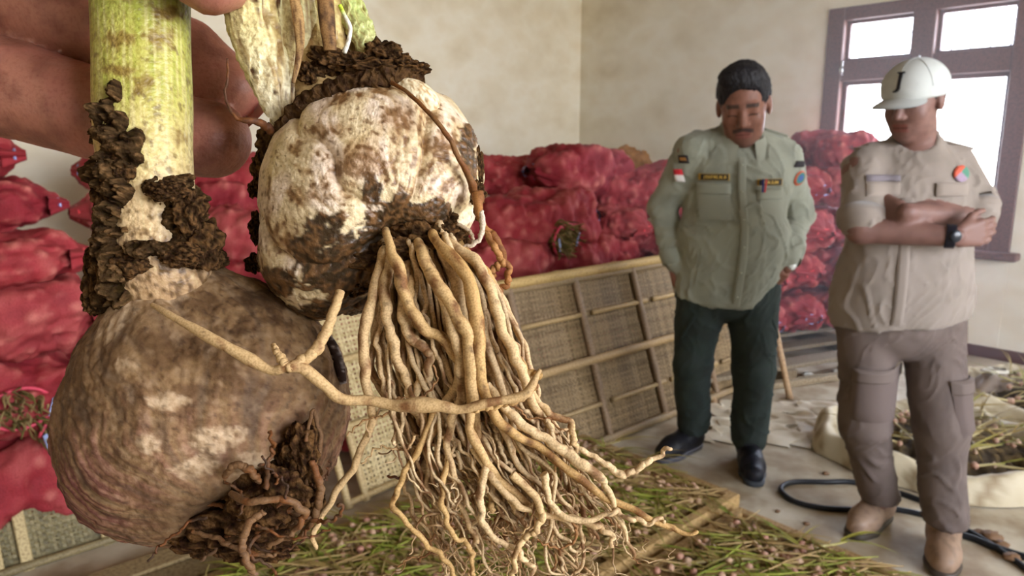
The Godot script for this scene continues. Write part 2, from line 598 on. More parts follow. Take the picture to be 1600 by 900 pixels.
func build_room() -> void:
	slab("floor", Vector3(-9.2, -0.2, -0.2), Vector3(0.2, 0, 9.2), M.concrete, "dusty bare concrete floor of the store")
	slab("ceiling", Vector3(-9.2, 3.6, -0.2), Vector3(0.2, 3.75, 9.2), M.ceiling, "plain ceiling above the store")
	slab("wall_back", Vector3(-9.2, 0, -0.2), Vector3(0.2, 3.6, 0), M.plaster, "cream plastered wall behind the sacks")
	slab("wall_left", Vector3(-9.2, 0, 0), Vector3(-9.0, 3.6, 9.0), M.plaster, "plastered side wall without openings")
	var turn := room * Basis(Vector3.UP, deg_to_rad(-90.0))          # local x runs along the wall towards the lens, z into the room
	struct("wall_right", wall_with_opening(9.2, 3.6, 2.44, 3.74, 0.70, 2.335).mesh(false), M.plaster, "cream plastered wall around the window", Transform3D(turn, RM(0, 0, 0)))
	struct("wall_front", wall_with_opening(9.0, 3.6, 0.8, 5.8, 1.0, 3.3).mesh(false), M.plaster, "plastered wall with the wide high opening behind the photographer", Transform3D(room * Basis(Vector3.UP, PI), RM(0, 0, 9.0)))
	slab("baseboard_right", Vector3(-0.018, 0, 0.02), Vector3(0, 0.075, 8.9), M.trim, "dark red painted skirting below the window wall")
	slab("baseboard_back", Vector3(-8.9, 0, 0), Vector3(-0.02, 0.075, 0.018), M.trim, "dark red painted skirting behind the sacks")
	# the window: frame, two fixed lights above two casements, iron scrolls outside
	var w := Node3D.new()
	w.name = "window_1"
	add_child(w)
	w.transform = Transform3D(turn, RM(0, 0, 0))
	tag(w, "dark wooden four light window with bright daylight behind the man in the cap", "", "", "structure")
	var zs := [2.44, 3.02, 3.165, 3.74]
	var bars := [[2.44, 2.56, 0.70, 2.335], [3.62, 3.74, 0.70, 2.335], [3.02, 3.165, 0.78, 2.25], [2.56, 3.62, 2.245, 2.335], [2.56, 3.62, 0.70, 0.79]]
	for b in bars:
		var g := Geo.new()
		g.box(Transform3D(Basis(), Vector3((b[0] + b[1]) / 2, (b[2] + b[3]) / 2, -0.05)), Vector3(b[1] - b[0], b[3] - b[2], 0.13), Color.WHITE, 0.006)
		part("frame", g.mesh(false), M.frame_wood, w)
	for s in [[2.56, 3.02], [3.165, 3.62]]:
		var t := Geo.new()
		t.box(Transform3D(Basis(), Vector3((s[0] + s[1]) / 2, 1.897, -0.05)), Vector3(s[1] - s[0], 0.14, 0.12), Color.WHITE, 0.006)
		part("transom", t.mesh(false), M.frame_wood, w)
		for r in [[1.967, 2.245, "fixed_light"], [0.79, 1.827, "casement"]]:
			var fr := Geo.new()
			var ft := 0.022 if r[2] == "fixed_light" else 0.03
			var x0: float = s[0]; var x1: float = s[1]; var y0: float = r[0]; var y1: float = r[1]
			for q in [[x0, x0 + ft, y0, y1], [x1 - ft, x1, y0, y1], [x0, x1, y0, y0 + ft], [x0, x1, y1 - ft, y1]]:
				fr.box(Transform3D(Basis(), Vector3((q[0] + q[1]) / 2, (q[2] + q[3]) / 2, -0.07)), Vector3(q[1] - q[0], q[3] - q[2], 0.045), Color.WHITE, 0.004)
			var sash := part(r[2], fr.mesh(false), M.frame_wood, w)
			var pg := Geo.new()
			pg.box(Transform3D(Basis(), Vector3((x0 + x1) / 2, (y0 + y1) / 2, -0.07)), Vector3(x1 - x0 - ft * 2, y1 - y0 - ft * 2, 0.004), Color.WHITE, 0.0005)
			part("pane", pg.mesh(false), M.glass, sash)
		# scrolled iron grille outside the upper lights
		for k in 7:
			var gx: float = lerpf(s[0] + 0.05, s[1] - 0.05, k / 6.0)
			var pts := []
			for i in 9:
				var a := i / 8.0
				pts.append(Vector4(gx + 0.025 * sin(a * PI), 2.235 - a * 0.085, -0.15, 0.005))
			for i in 5: pts.append(Vector4(gx - 0.012 * sin(i * 0.8), 2.15 - 0.012 * (1.0 - cos(i * 0.8)), -0.15, 0.004))
			var sg := Geo.new()
			sg.tube(pts, 6, Color.WHITE)
			part("grille_scroll", sg.mesh(), M.iron, w)
		var hb := Geo.new()
		hb.box(Transform3D(Basis(), Vector3((s[0] + s[1]) / 2, 1.985, -0.15)), Vector3(s[1] - s[0], 0.012, 0.012))
		for k in 4: hb.box(Transform3D(Basis(), Vector3(lerpf(s[0], s[1], (k + 0.5) / 4.0), 2.0, -0.15)), Vector3(0.012, 0.05, 0.012))
		part("grille_bar", hb.mesh(false), M.iron, w)
	for x in [2.575, 3.09]:
		var lt := Geo.new()
		lt.box(Transform3D(Basis(), Vector3(x, 1.935, 0.022)), Vector3(0.016, 0.06, 0.016), Color.WHITE, 0.005)
		lt.ball(Vector3(x, 1.90, 0.03), Vector3(0.018, 0.034, 0.018), 10, 8, Color.WHITE)
		part("latch", lt.mesh(), M.metal, w)
	var sill := Geo.new()
	sill.box(Transform3D(Basis(), Vector3(3.09, 0.68, 0.02)), Vector3(1.42, 0.05, 0.14), Color.WHITE, 0.008)
	part("window_sill", sill.mesh(false), M.frame_wood, w)

# ------------------------------------------------------------------ sacks
func sack_geo(seed: int, tint: Color, lump: Color, long: float, wide: float, high: float) -> Geo:
	var g := Geo.new()
	var off := Vector3(seed * 7.3, seed * 3.1, seed * 5.7)
	g.grid(108, 76, func(u, t):
		var a: float = u * TAU
		var s: float = t * 2.0 - 1.0                      # along the sack
		var e := pow(maxf(1.0 - pow(absf(s), 3.2), 0.0), 0.5)
		var d := Vector3(cos(a), sin(a), 0)
		var sq := 1.0 / pow(pow(absf(d.x), 2.6) + pow(absf(d.y), 2.6), 1.0 / 2.6)
		var p := Vector3(d.x * sq * wide * 0.5 * e, d.y * sq * high * 0.5 * e, s * long * 0.5 * (0.985 + 0.015 * cos(a * 3.0)))
		if p.y < 0: p.y *= 0.82
		var big := n1.get_noise_3dv(p * 3.1 + off)
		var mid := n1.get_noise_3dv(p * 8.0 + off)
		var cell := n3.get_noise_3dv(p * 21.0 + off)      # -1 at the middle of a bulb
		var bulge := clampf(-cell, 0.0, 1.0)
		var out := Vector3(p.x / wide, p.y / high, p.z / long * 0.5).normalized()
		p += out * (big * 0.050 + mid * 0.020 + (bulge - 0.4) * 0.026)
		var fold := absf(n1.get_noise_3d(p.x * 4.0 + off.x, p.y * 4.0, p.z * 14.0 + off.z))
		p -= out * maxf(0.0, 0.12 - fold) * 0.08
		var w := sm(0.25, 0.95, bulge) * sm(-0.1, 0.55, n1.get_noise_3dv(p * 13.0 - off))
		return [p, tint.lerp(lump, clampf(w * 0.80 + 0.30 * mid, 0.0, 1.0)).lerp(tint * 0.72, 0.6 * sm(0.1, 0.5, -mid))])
	return g

var sack_kinds := []
func sack_thing(kind: int) -> Node3D:
	var o := Node3D.new()
	var tints := [L(170, 60, 68), L(180, 68, 74), L(160, 54, 64), L(178, 74, 78), L(166, 58, 65), L(200, 148, 74)]
	var size: Array = [[0.86, 0.46, 0.36], [0.80, 0.44, 0.34], [0.90, 0.46, 0.33], [0.82, 0.42, 0.37], [0.84, 0.46, 0.32], [0.84, 0.44, 0.36]][kind]
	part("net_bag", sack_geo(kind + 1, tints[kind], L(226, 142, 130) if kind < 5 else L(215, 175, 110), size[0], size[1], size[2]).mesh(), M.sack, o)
	# the sewn end with its tie: a puckered ear of netting at each end
	for s in [-1.0, 1.0]:
		var e := Geo.new()
		e.grid(28, 6, func(u, t):
			var a: float = u * TAU
			var r: float = lerpf(0.10, 0.035, t) * (1.0 + 0.25 * sin(a * 5.0 + kind))
			return [Vector3(cos(a) * r * 1.5, sin(a) * r * 0.7, s * (size[0] * 0.49 - 0.05 + t * 0.085)), tints[kind]], false)
		part("gathered_end", e.mesh(), M.sack, o)
		var rb := Geo.new()
		var pts := []
		for i in 17: pts.append(Vector4(cos(i * TAU / 16.0) * 0.085, sin(i * TAU / 16.0) * 0.04, s * (size[0] * 0.49 - 0.005), 0.006))
		rb.tube(pts, 5, L(150, 165, 215) if kind % 2 == 0 else L(225, 70, 80))
		part("tie", rb.mesh(), M.ribbon, o)
	return o

func straw_plug(parent: Node3D, p: Vector3, axis: Vector3, r: float, n: int) -> void:   # dry tops sticking out of an open sack mouth
	var b := Basis.looking_at(axis, Vector3.UP)
	for layer in 3:
		var g := Geo.new()
		for i in n / 3:
			var a := rnd(0, TAU)
			var q := sqrt(rng.randf()) * r
			var s := p + b * Vector3(cos(a) * q, sin(a) * q * 0.8, 0.05)
			var e := s + b * Vector3(rnd(-0.05, 0.05), rnd(-0.05, 0.04), -rnd(0.05, 0.12))
			var m := (s + e) / 2 + Vector3(rnd(-0.02, 0.02), rnd(-0.02, 0.03), rnd(-0.02, 0.02))
			var col: Color = [L(128, 104, 62), L(96, 78, 46), L(150, 128, 84), L(110, 100, 52)][rng.randi() % 4]
			g.tube(spline([Vector4(s.x, s.y, s.z, 0.004), Vector4(m.x, m.y, m.z, 0.005), Vector4(e.x, e.y, e.z, 0.002)], 6), 5, col)
		part("dry_tops", g.mesh(), M.straw, parent).set_meta("kind", "stuff")
	var ring := Geo.new()
	var pts := []
	for i in 25:
		var a := i * TAU / 24.0
		var q := p + b * Vector3(cos(a) * r * 1.12, sin(a) * r * 0.92, 0.01)
		pts.append(Vector4(q.x, q.y, q.z, 0.007))
	ring.tube(pts, 6, L(205, 70, 90))
	part("mouth_hem", ring.mesh(), M.ribbon, parent)
	for s in [-1.0, 1.0]:
		var rb := Geo.new()
		var q := p + b * Vector3(s * r * 1.05, -0.01, -0.02)
		rb.box(Transform3D(b * Basis(Vector3.FORWARD, s * 0.3), q), Vector3(0.016, 0.07, 0.004), L(150, 165, 205), 0.002)
		part("drawstring", rb.mesh(false), M.ribbon, parent)

func plug_at(o: Node3D, px: float, py: float, z: float, axis: Vector3, r: float, n: int) -> void:
	var q := at_room_z(px, py, z)
	straw_plug(o, o.transform.affine_inverse() * RM(q.x, q.y, q.z), (o.transform.basis.inverse() * (room * axis)).normalized(), r, n)

func put_sack(kind: int, x: float, y: float, z: float, yaw: float, label: String, group: String, roll := 0.0, tilt := 0.0, scale := 1.0, flat := 1.0) -> Node3D:
	var o: Node3D = sack_kinds[kind].duplicate()
	o.name = numbered("net_sack")
	add_child(o)
	o.transform = Transform3D(room * Basis.from_euler(Vector3(deg_to_rad(tilt), deg_to_rad(yaw), deg_to_rad(roll))).scaled_local(Vector3(scale, scale * flat, scale)), RM(x, y, z))
	tag(o, label, "sack", group)
	return o

func build_sacks() -> void:
	for k in 6: sack_kinds.append(sack_thing(k))
	var G := "red net sacks piled behind the tall bamboo rack"
	var p: Vector3
	# the open pile along the back wall: [kind, pixel x, pixel y, room z, yaw, tilt, scale, label]
	var list := [
		[0, 828, 352, 2.12, 84, -4, 1.06, "big red net sack on the middle pile with dry stalks spilling from its open mouth"],
		[2, 905, 271, 1.55, 96, 3, 1.12, "big long red net sack lying across the top of the middle pile"],
		[1, 990, 300, 1.75, 62, -14, 1.0, "red net sack tilted down beside the green-shirted man's shoulder"],
		[3, 950, 356, 2.05, 10, 0, 0.72, "small red net sack seen end-on right of the sack with spilling stalks"],
		[4, 1012, 380, 2.1, 30, 0, 0.85, "red net sack half hidden by the green-shirted man's elbow"],
		[4, 905, 412, 2.2, 92, 0, 1.0, "red net sack below the one with spilling stalks, just over the rack's top rail"],
		[1, 778, 275, 1.25, 70, 0, 0.85, "small far red net sack left of the long top sack"],
		[5, 1012, 252, 0.75, 16, 0, 0.8, "yellow orange net sack on top of the pile against the back wall"],
		[3, 770, 425, 2.2, 88, 0, 0.95, "red net sack behind the hanging garlic roots, over the rack's corner"],
		[0, 650, 350, 1.95, 92, 0, 1.0, "red net sack hidden mostly behind the pale garlic bulb"],
	]
	for s in list:
		p = at_room_z(s[1], s[2], s[3])
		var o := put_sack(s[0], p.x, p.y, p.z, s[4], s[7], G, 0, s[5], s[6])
		if s[1] == 828: plug_at(o, 884, 374, 2.40, Vector3(0.25, -0.12, 1), 0.085, 120)
	G = "red net sacks glimpsed between the two garlic stems"
	list = [
		[1, 358, 282, 1.3, 80, 0, 0.9, "dark red net sack just under the fingertip"],
		[2, 362, 328, 1.35, 88, 0, 0.9, "second red net sack down under the fingertip"],
		[3, 358, 384, 1.6, 70, 0, 0.95, "pale pink red net sack right of the muddy garlic stem"],
		[4, 400, 445, 1.75, 85, 0, 0.9, "red net sack in the notch between the two garlic bulbs"],
	]
	for s in list:
		p = at_room_z(s[1], s[2], s[3])
		put_sack(s[0], p.x, p.y, p.z, s[4], s[7], G, 0, s[5], s[6])
	put_sack(0, -4.24, 1.25, 1.0, 70, "topmost red net sack right of the bare wall gap", G, 0, 0, 0.86)
	put_sack(3, -4.27, 1.05, 1.0, 84, "red net sack in the middle right of the bare wall gap", G, 0, 0, 0.9)
	put_sack(1, -4.20, 0.84, 1.02, 76, "low red net sack right of the bare wall gap", G, 0, 0, 0.95)
	# the stack at the left edge
	G = "red net sacks stacked by the left edge of the picture"
	put_sack(0, -5.34, 1.34, 1.8, 80, "topmost red net sack of the left stack, under the fingers", G, 0, 0, 0.86, 0.72)
	put_sack(2, -5.26, 1.16, 1.86, 86, "second red net sack from the top of the left stack", G, 0, 0, 0.88, 0.70)
	put_sack(1, -5.19, 0.985, 1.98, 78, "pale pink third net sack of the left stack", G, 0, 0, 0.92, 0.68)
	put_sack(3, -5.20, 0.78, 2.02, 84, "largest bright red net sack in the middle of the left stack", G, 0, 0, 1.0, 0.78)
	var low := put_sack(4, -5.24, 0.52, 2.04, 74, "lower red net sack of the left stack with stalks at its open end", G, 0, 0, 0.96, 0.92)
	put_sack(0, -5.24, 0.205, 2.03, 88, "dark bottom red net sack of the left stack", G, 0, 0, 1.05)
	plug_at(low, 34, 640, 2.28, Vector3(0.1, 0.0, 1), 0.085, 90)
	plug_at(low, 98, 672, 2.24, Vector3(0.5, -0.2, 1), 0.07, 70)
	# the stack on the pallet under the window, ends towards the men
	G = "shiny red net sacks stacked on the pallet between the two men"
	var cols := [[-1.50, 2.44], [-1.16, 2.56], [-0.83, 2.67], [-0.49, 2.79]]
	list = [
		[0, 0, 0.28, "bottom red net sack seen between the green trouser legs"], [2, 0, 0.57, "red net sack hidden behind the green trouser thighs"], [1, 0, 0.85, "red net sack hidden behind the green shirt's belly"],
		[4, 1, 0.27, "bottom red net sack on the pallet right of the green trousers"], [3, 1, 0.55, "round shiny red net sack right of the wristwatch"], [0, 1, 0.85, "red net sack behind the green-shirted man's left elbow"],
		[2, 2, 0.28, "dark red bottom net sack beside the tan man's trousers"], [1, 2, 0.56, "dark red net sack between watch and tan shirt hem"], [3, 2, 0.83, "shiny red net sack in the upper gap between the two men"], [4, 2, 1.10, "red net sack behind the green shirt's left sleeve"],
		[0, 3, 0.28, "bottom red net sack at the window wall behind the tan trousers"], [4, 3, 0.55, "second red net sack at the window wall behind the tan shirt"], [2, 3, 0.83, "third red net sack at the window wall behind the folded arms"], [3, 3, 1.10, "fourth red net sack at the window wall behind the folded arms"], [1, 3, 1.34, "pink red net sack at window sill height, top of the pallet stack"]]
	for s in list:
		var cc: Array = cols[s[1]]
		put_sack(s[0], cc[0] + rnd(-0.03, 0.03), s[2], cc[1] + rnd(-0.05, 0.04), -19 + rnd(-5, 5), s[3], G, 0, 0, 0.80)
	# sacks that carry the seen ones
	G = "hidden red net sacks carrying the visible piles"
	for x in [-3.9, -3.05, -2.2]:
		for z in [1.05, 1.6, 2.1]:
			for k in 2: put_sack((k + int(z * 3)) % 5, x + 0.05 * k, 0.18 + 0.30 * k, z, 88 + rnd(-6, 6), "red net sack buried low in the pile behind the tall rack", G)
	for x in [-4.0, -3.1, -2.2]:
		put_sack(1, x, 0.80, 1.45, 90 + rnd(-6, 6), "red net sack buried in the middle of the pile behind the rack", G)
	for y in [0.2, 0.5]: put_sack(0, -4.6, y, 1.15, 80, "low red net sack below the bare wall gap", G)
	for k in 6: sack_kinds[k].free()
	# pallet
	var pl := thing("pallet", "grey wooden pallet under the sacks between the two men", "pallet", Transform3D(room * Basis(Vector3.UP, deg_to_rad(-19)), RM(-1.27, 0, 2.45)))
	for i in 5:
		var g := Geo.new()
		g.box(Transform3D(Basis(Vector3.UP, 0.01 * i), Vector3(0, 0.10, -0.55 + i * 0.29)), Vector3(1.9, 0.024, 0.13), L(140, 126, 106).lerp(L(112, 98, 80), rng.randf()), 0.004)
		part("plank", g.mesh(false), M.board, pl)
	for x in [-0.85, 0.0, 0.85]:
		var g := Geo.new()
		g.box(Transform3D(Basis(), Vector3(x, 0.044, 0.03)), Vector3(0.09, 0.088, 1.32), L(120, 104, 84), 0.004)
		part("bearer", g.mesh(false), M.board, pl)
	var sk := thing("loose_board", "loose narrow board on the floor before the pallet", "board", Transform3D(room * Basis(Vector3.UP, deg_to_rad(-19)), RM(-1.35, 0.02, 3.17)))
	var sg := Geo.new()
	sg.box(Transform3D(Basis(Vector3.UP, -0.05), Vector3.ZERO), Vector3(1.1, 0.035, 0.06), L(150, 134, 110), 0.004)
	part("board", sg.mesh(false), M.board, sk)

# ------------------------------------------------------------------ bamboo racks
func pole_geo(a: Vector3, b: Vector3, r: float, col: Color, nodes := 3) -> Geo:     # a bamboo pole with its joints
	var g := Geo.new()
	var pts := []
	var n := 8 * nodes
	for i in n + 1:
		var t := float(i) / n
		var p := a.lerp(b, t)
		var k := absf(fposmod(t * nodes, 1.0) - 0.5)
		pts.append(Vector4(p.x, p.y, p.z, r * (1.0 + (0.16 if k > 0.47 else 0.0))))
	g.tube(pts, 9, func(t, _a, _p): return col * (0.86 + 0.2 * absf(sin(t * nodes * PI))))
	return g

func weave_geo(w: float, h: float, step: float, strip: float, seed: int, pale: Color, dark: Color) -> Geo:   # real strips going over and under each other
	var g := Geo.new()
	var nx := int(w / step)
	var ny := int(h / step)
	var r := RandomNumberGenerator.new()
	r.seed = seed
	for dirn in 2:
		var na := nx if dirn == 0 else ny
		var nb := ny if dirn == 0 else nx
		for i in na:
			var col := dark.lerp(pale, r.randf())
			var off := r.randf_range(-0.12, 0.12) * step
			var wd := strip * r.randf_range(0.75, 1.05)
			var b := g.v.size()
			for j in nb * 2 + 1:
				var along := j * step * 0.5
				var z := sin((along / step + i) * PI) * 0.0022 * (1.0 if dirn == 0 else -1.0)
				var m := (i + 0.5) * step + off
				for s in [-0.5, 0.5]:
					var p := Vector3(m + s * wd, along, z) if dirn == 0 else Vector3(along, m + s * wd, z)
					g.v.append(p); g.c.append(col); g.uv.append(Vector2(p.x, p.y))
			for j in nb * 2:
				var q := b + j * 2
				if dirn == 1: g.idx.append_array([q, q + 2, q + 1, q + 1, q + 2, q + 3])
				else: g.idx.append_array([q, q + 1, q + 2, q + 1, q + 3, q + 2])
	return g

func build_racks() -> void:
	# the tall rack leaning on the sacks; local x along the back wall, y up its slope
	var lean := atan2(0.27, 0.78)
	var tr := Transform3D(room * Basis(Vector3.RIGHT, -lean), RM(-3.42, 0.0, 2.95))
	var o := thing("bamboo_rack", "woven bamboo drying rack with pole grid leaning on the red sacks beside the green-shirted man", "drying rack", tr)
	var W := 2.0; var H := 0.84
	var wv := part("woven_mat", weave_geo(W - 0.04, H - 0.04, 0.0115, 0.0108, 5, L(162, 138, 102), L(104, 84, 56)).mesh(false), M.bamboo, o, Transform3D(Basis(), Vector3(0.02, 0.02, -0.012)))
	wv.set_meta("kind", "stuff")
	var pale := L(186, 158, 110)
	var dull := L(150, 128, 96)
	for r in [[0.815, 0.024, L(196, 166, 108)], [0.395, 0.021, L(176, 148, 106)], [0.02, 0.02, dull]]:
		part("rail", pole_geo(Vector3(-0.02, r[0], 0.012), Vector3(W, r[0], 0.012), r[1], r[2], 5).mesh(), M.bamboo, o)
	part("rail", pole_geo(Vector3(-0.02, 0.785, 0.006), Vector3(W, 0.785, 0.006), 0.015, dull, 4).mesh(), M.bamboo, o)
	for y in [0.615, 0.185]:
		for k in 4: part("cross_slat", pole_geo(Vector3(0.10 + k * 0.47, y, 0.004), Vector3(0.10 + k * 0.47 + 0.42, y, 0.004), 0.012, dull.lerp(pale, rng.randf()), 1).mesh(), M.bamboo, o)
	for x in [0.08, 0.50, 0.93, 1.40, 1.92]:
		part("upright", pole_geo(Vector3(x, 0.0, 0.006), Vector3(x, 0.82, 0.006), 0.017, L(142, 118, 92), 3).mesh(), M.bamboo, o)
	# the pale rack standing on end behind the hanging roots
	var a := to_room(on_floor(575, 792))
	tr = Transform3D(room * Basis(Vector3.UP, deg_to_rad(8)) * Basis(Vector3.RIGHT, -0.36), RM(a.x + 0.02, 0.0, a.z - 0.05))
	o = thing("bamboo_rack", "pale open-weave bamboo rack standing behind the hanging roots", "drying rack", tr)
	wv = part("woven_mat", weave_geo(0.52, 0.98, 0.019, 0.0135, 9, L(208, 188, 142), L(170, 148, 100)).mesh(false), M.bamboo, o, Transform3D(Basis(), Vector3(0.0, 0.0, -0.01)))
	wv.set_meta("kind", "stuff")
	for x in [-0.085, 0.0, 0.52]: part("upright", pole_geo(Vector3(x, 0.0, 0.006), Vector3(x, 1.0, 0.006), 0.015, L(190, 166, 120), 3).mesh(), M.bamboo, o)
	for y in [0.02, 0.30, 0.56, 0.98]: part("rail", pole_geo(Vector3(-0.09, y, 0.008), Vector3(0.53, y, 0.008), 0.014, L(186, 162, 116), 2).mesh(), M.bamboo, o)
	# a low rack at the left edge, in front of the left stack
	a = to_room(on_floor(0, 888))
	tr = Transform3D(room * Basis(Vector3.RIGHT, -0.55), RM(-5.75, 0.0, 2.36))
	o = thing("bamboo_rack", "greyish bamboo rack with flat slats lying against the lowest left sack", "drying rack", tr)
	wv = part("woven_mat", weave_geo(1.08, 0.32, 0.013, 0.011, 12, L(150, 138, 100), L(100, 92, 62)).mesh(false), M.bamboo, o, Transform3D(Basis(), Vector3(0.0, 0.0, -0.012)))
	wv.set_meta("kind", "stuff")
	for x in [0.02, 0.22, 0.50, 0.58, 0.82, 1.06]:
		var g := Geo.new()
		g.box(Transform3D(Basis(), Vector3(x, 0.16, 0.004)), Vector3(0.035, 0.34, 0.014), L(196, 176, 128), 0.003)
		part("slat", g.mesh(false), M.bamboo, o)
	for y in [0.01, 0.33]:
		part("rail", pole_geo(Vector3(-0.03, y, 0.012), Vector3(1.12, y, 0.012), 0.014, L(136, 122, 88), 4).mesh(), M.bamboo, o)

# ------------------------------------------------------------------ trays of garlic on the floor
func plant_parts(o: Node3D, seed: int, green: float, small := false) -> void:      # a little garlic plant lying along +x, bulb at the origin
	var r := RandomNumberGenerator.new()
	r.seed = seed
	var g := Geo.new()
	var rr := r.randf_range(0.012, 0.018)
	var skin := L(206, 178, 148).lerp(L(190, 140, 124), r.randf())
	g.grid(10, 8, func(u, t):
		var a: float = u * TAU
		var y: float = sin(PI * t) * (0.55 + 0.45 * sin(PI * t)) * (1.0 + 0.05 * cos(a * 6.0))
		return [Vector3(-rr * cos(PI * t) * 0.95, cos(a) * y * rr, sin(a) * y * rr), skin.lerp(L(110, 84, 60), 0.5 * r.randf())])
	part("bulb", g.mesh(), M.clove_skin, o)
	var dry := L(150, 124, 76)
	var grn := L(146, 150, 52).lerp(L(104, 126, 38), r.randf())
	var leafc := dry.lerp(grn, green)
	var st := Geo.new()
	var ln := r.randf_range(0.10, 0.16)
	var bend := r.randf_range(-0.03, 0.03)
	st.tube(spline([Vector4(rr * 0.7, 0, 0, 0.006), Vector4(ln * 0.6, 0.004, bend * 0.4, 0.0045), Vector4(ln, 0.006, bend, 0.004)], 6), 6, func(t, _a, _p): return L(196, 180, 130).lerp(leafc, t))
	part("stem", st.mesh(), M.leaf, o)
	for k in (2 if small else 3):
		var lf := Geo.new()
		var len := r.randf_range(0.12, 0.26)
		var ang := r.randf_range(-0.5, 0.5)
		var droop := r.randf_range(-0.05, 0.03)
		var wd := r.randf_range(0.0035, 0.0065)
		var c1 := leafc.lerp(L(150, 170, 60), r.randf() * 0.5 * green)
		lf.grid(2, 6, func(u, t):
			var w: float = wd * (1.0 - t * t) * (u - 0.5) * 2.0
			var x: float = ln * 0.85 + len * t * cos(ang)
			var z: float = bend + len * t * sin(ang)
			return [Vector3(x - w * sin(ang), 0.006 + 0.014 * sin(PI * t) + droop * 0.4 * t * t + absf(w) * 0.5, z + w * cos(ang)), c1.lerp(dry, 0.5 * t * t)], false)
		part("leaf", lf.mesh(), M.leaf, o)

func build_trays() -> void:
	# two bamboo trays end to end; room coordinates of their corners
	var trays := [[-4.98, -3.07, 2.90, 3.72, 0.070, "front bamboo tray heaped with garlic, its wooden corner near the black shoes"], [-4.6, -3.12, 3.745, 4.70, 0.048, "nearer low bamboo tray of garlic below the front tray's rim"]]
	var tops := []
	for t in trays:
		var cx: float = (t[0] + t[1]) / 2; var cz: float = (t[2] + t[3]) / 2
		var w: float = t[1] - t[0]; var d: float = t[3] - t[2]
		var o := thing("bamboo_tray", t[5], "tray", Transform3D(room, RM(cx, 0, cz)))
		var g := Geo.new()
		g.box(Transform3D(Basis(), Vector3(0, t[4] * 0.5 - 0.015, 0)), Vector3(w - 0.03, 0.012, d - 0.03), L(130, 108, 70), 0.002)
		part("base", g.mesh(false), M.bamboo, o)
		for s in [-1.0, 1.0]:
			g = Geo.new()
			g.box(Transform3D(Basis(), Vector3(0, t[4] * 0.5, s * (d / 2 - 0.02))), Vector3(w, t[4], 0.042), L(176, 144, 96), 0.004)
			part("rim_board", g.mesh(false), M.board, o)
			g = Geo.new()
			g.box(Transform3D(Basis(), Vector3(s * (w / 2 - 0.021), t[4] * 0.5 + 0.001, 0)), Vector3(0.04, t[4], d - 0.07), L(168, 136, 92), 0.004)
			part("rim_board", g.mesh(false), M.board, o)
	# a flat board and the far tray edge at the left
	var b := thing("bamboo_tray", "flat grey board-edged tray at the lower left before the slatted rack", "tray", Transform3D(room, RM(-5.35, 0, 2.66)))
	var bg := Geo.new()
	bg.box(Transform3D(Basis(), Vector3(0, 0.03, 0)), Vector3(1.5, 0.03, 0.10), L(150, 130, 92), 0.004)
	part("rim_board", bg.mesh(false), M.board, b)
	bg = Geo.new()
	bg.box(Transform3D(Basis(), Vector3(0, 0.03, 0.12)), Vector3(1.5, 0.022, 0.11), L(132, 116, 82), 0.004)
	part("rim_board", bg.mesh(false), M.board, b)
	# the bed of dry leaf and soil that the garlic lies in
	for t in trays:
		var bed := Geo.new()
		var x0: float = t[0] + 0.04; var x1: float = t[1] - 0.05; var z0: float = t[2] + 0.035; var z1: float = t[3] - 0.035
		bed.grid(150, 70, func(u, v):
			var x: float = lerpf(x0, x1, u); var z: float = lerpf(z0, z1, v)
			var e := minf(minf(u, 1.0 - u) * 8.0, minf(v, 1.0 - v) * 5.0)
			var h: float = t[4] * 0.62 + 0.022 * sm(0.0, 1.0, e) + 0.014 * n2.get_noise_2d(x * 22.0, z * 22.0)
			var k := n2.get_noise_2d(x * 40.0 + 9.0, z * 40.0)
			return [RM(x, h, z), L(118, 92, 58).lerp(L(164, 132, 90), sm(-0.3, 0.3, k)).lerp(L(96, 104, 42), sm(0.05, 0.5, n1.get_noise_2d(x * 7.0, z * 7.0)) * 0.7)], false)
		var bo := part("dry_garlic_litter", bed.mesh(), M.litter, self)
		tag(bo, "bed of dry stalks and soil in the " + ("front" if t[2] < 3.0 else "nearer") + " tray", "dried stalks", "", "stuff")
	# single plants, the nearest ones one by one
	var protos := []
	for k in 8:
		var o := Node3D.new()
		plant_parts(o, 100 + k, [0.85, 0.65, 0.15, 0.75, 0.05, 0.45, 0.95, 0.3][k])
		protos.append(o)
	var n := 0
	var tries := 0
	while n < 250 and tries < 4000:
		tries += 1
		var t: Array = trays[0] if rng.randf() < 0.66 else trays[1]
		var x := rnd(t[0] + 0.08, t[1] - 0.10); var z := rnd(t[2] + 0.10, t[3] - 0.17)
		var w := RM(x, 0.08, z)
		var q := cam_basis.inverse() * (w - EYE)
		if q.z > -0.3: continue
		var px: float = 800.0 + PX * q.x / -q.z; var py: float = 450.0 - PX * q.y / -q.z
		if px < 150 or px > 1400 or py > 925: continue
		var greens: bool = n1.get_noise_2d(x * 5.0, z * 5.0) > 0.02
		var o: Node3D = protos[[0, 1, 3, 6, 5][rng.randi() % 5] if greens else [2, 4, 7, 5][rng.randi() % 4]].duplicate()
		o.name = numbered("garlic_seedling")
		add_child(o)
		var yaw := -1.35 + rnd(-0.9, 0.9) + (PI if rng.randf() < 0.4 else 0.0)
		o.transform = Transform3D(room * Basis.from_euler(Vector3(rnd(-0.12, 0.12), yaw, rnd(-0.06, 0.02)), EULER_ORDER_YZX), RM(x, t[4] * 0.62 + 0.028 + rnd(0, 0.012), z))
		var near: bool = t[2] > 3.7
		tag(o, "small pulled garlic plant with %s leaves lying on the %s bamboo tray" % ["green" if greens else "dry brown", "nearer" if near else "front"], "garlic", "%s-leaved garlic plants heaped on the %s tray" % ["green" if greens else "brown", "nearer" if near else "front"])
		n += 1
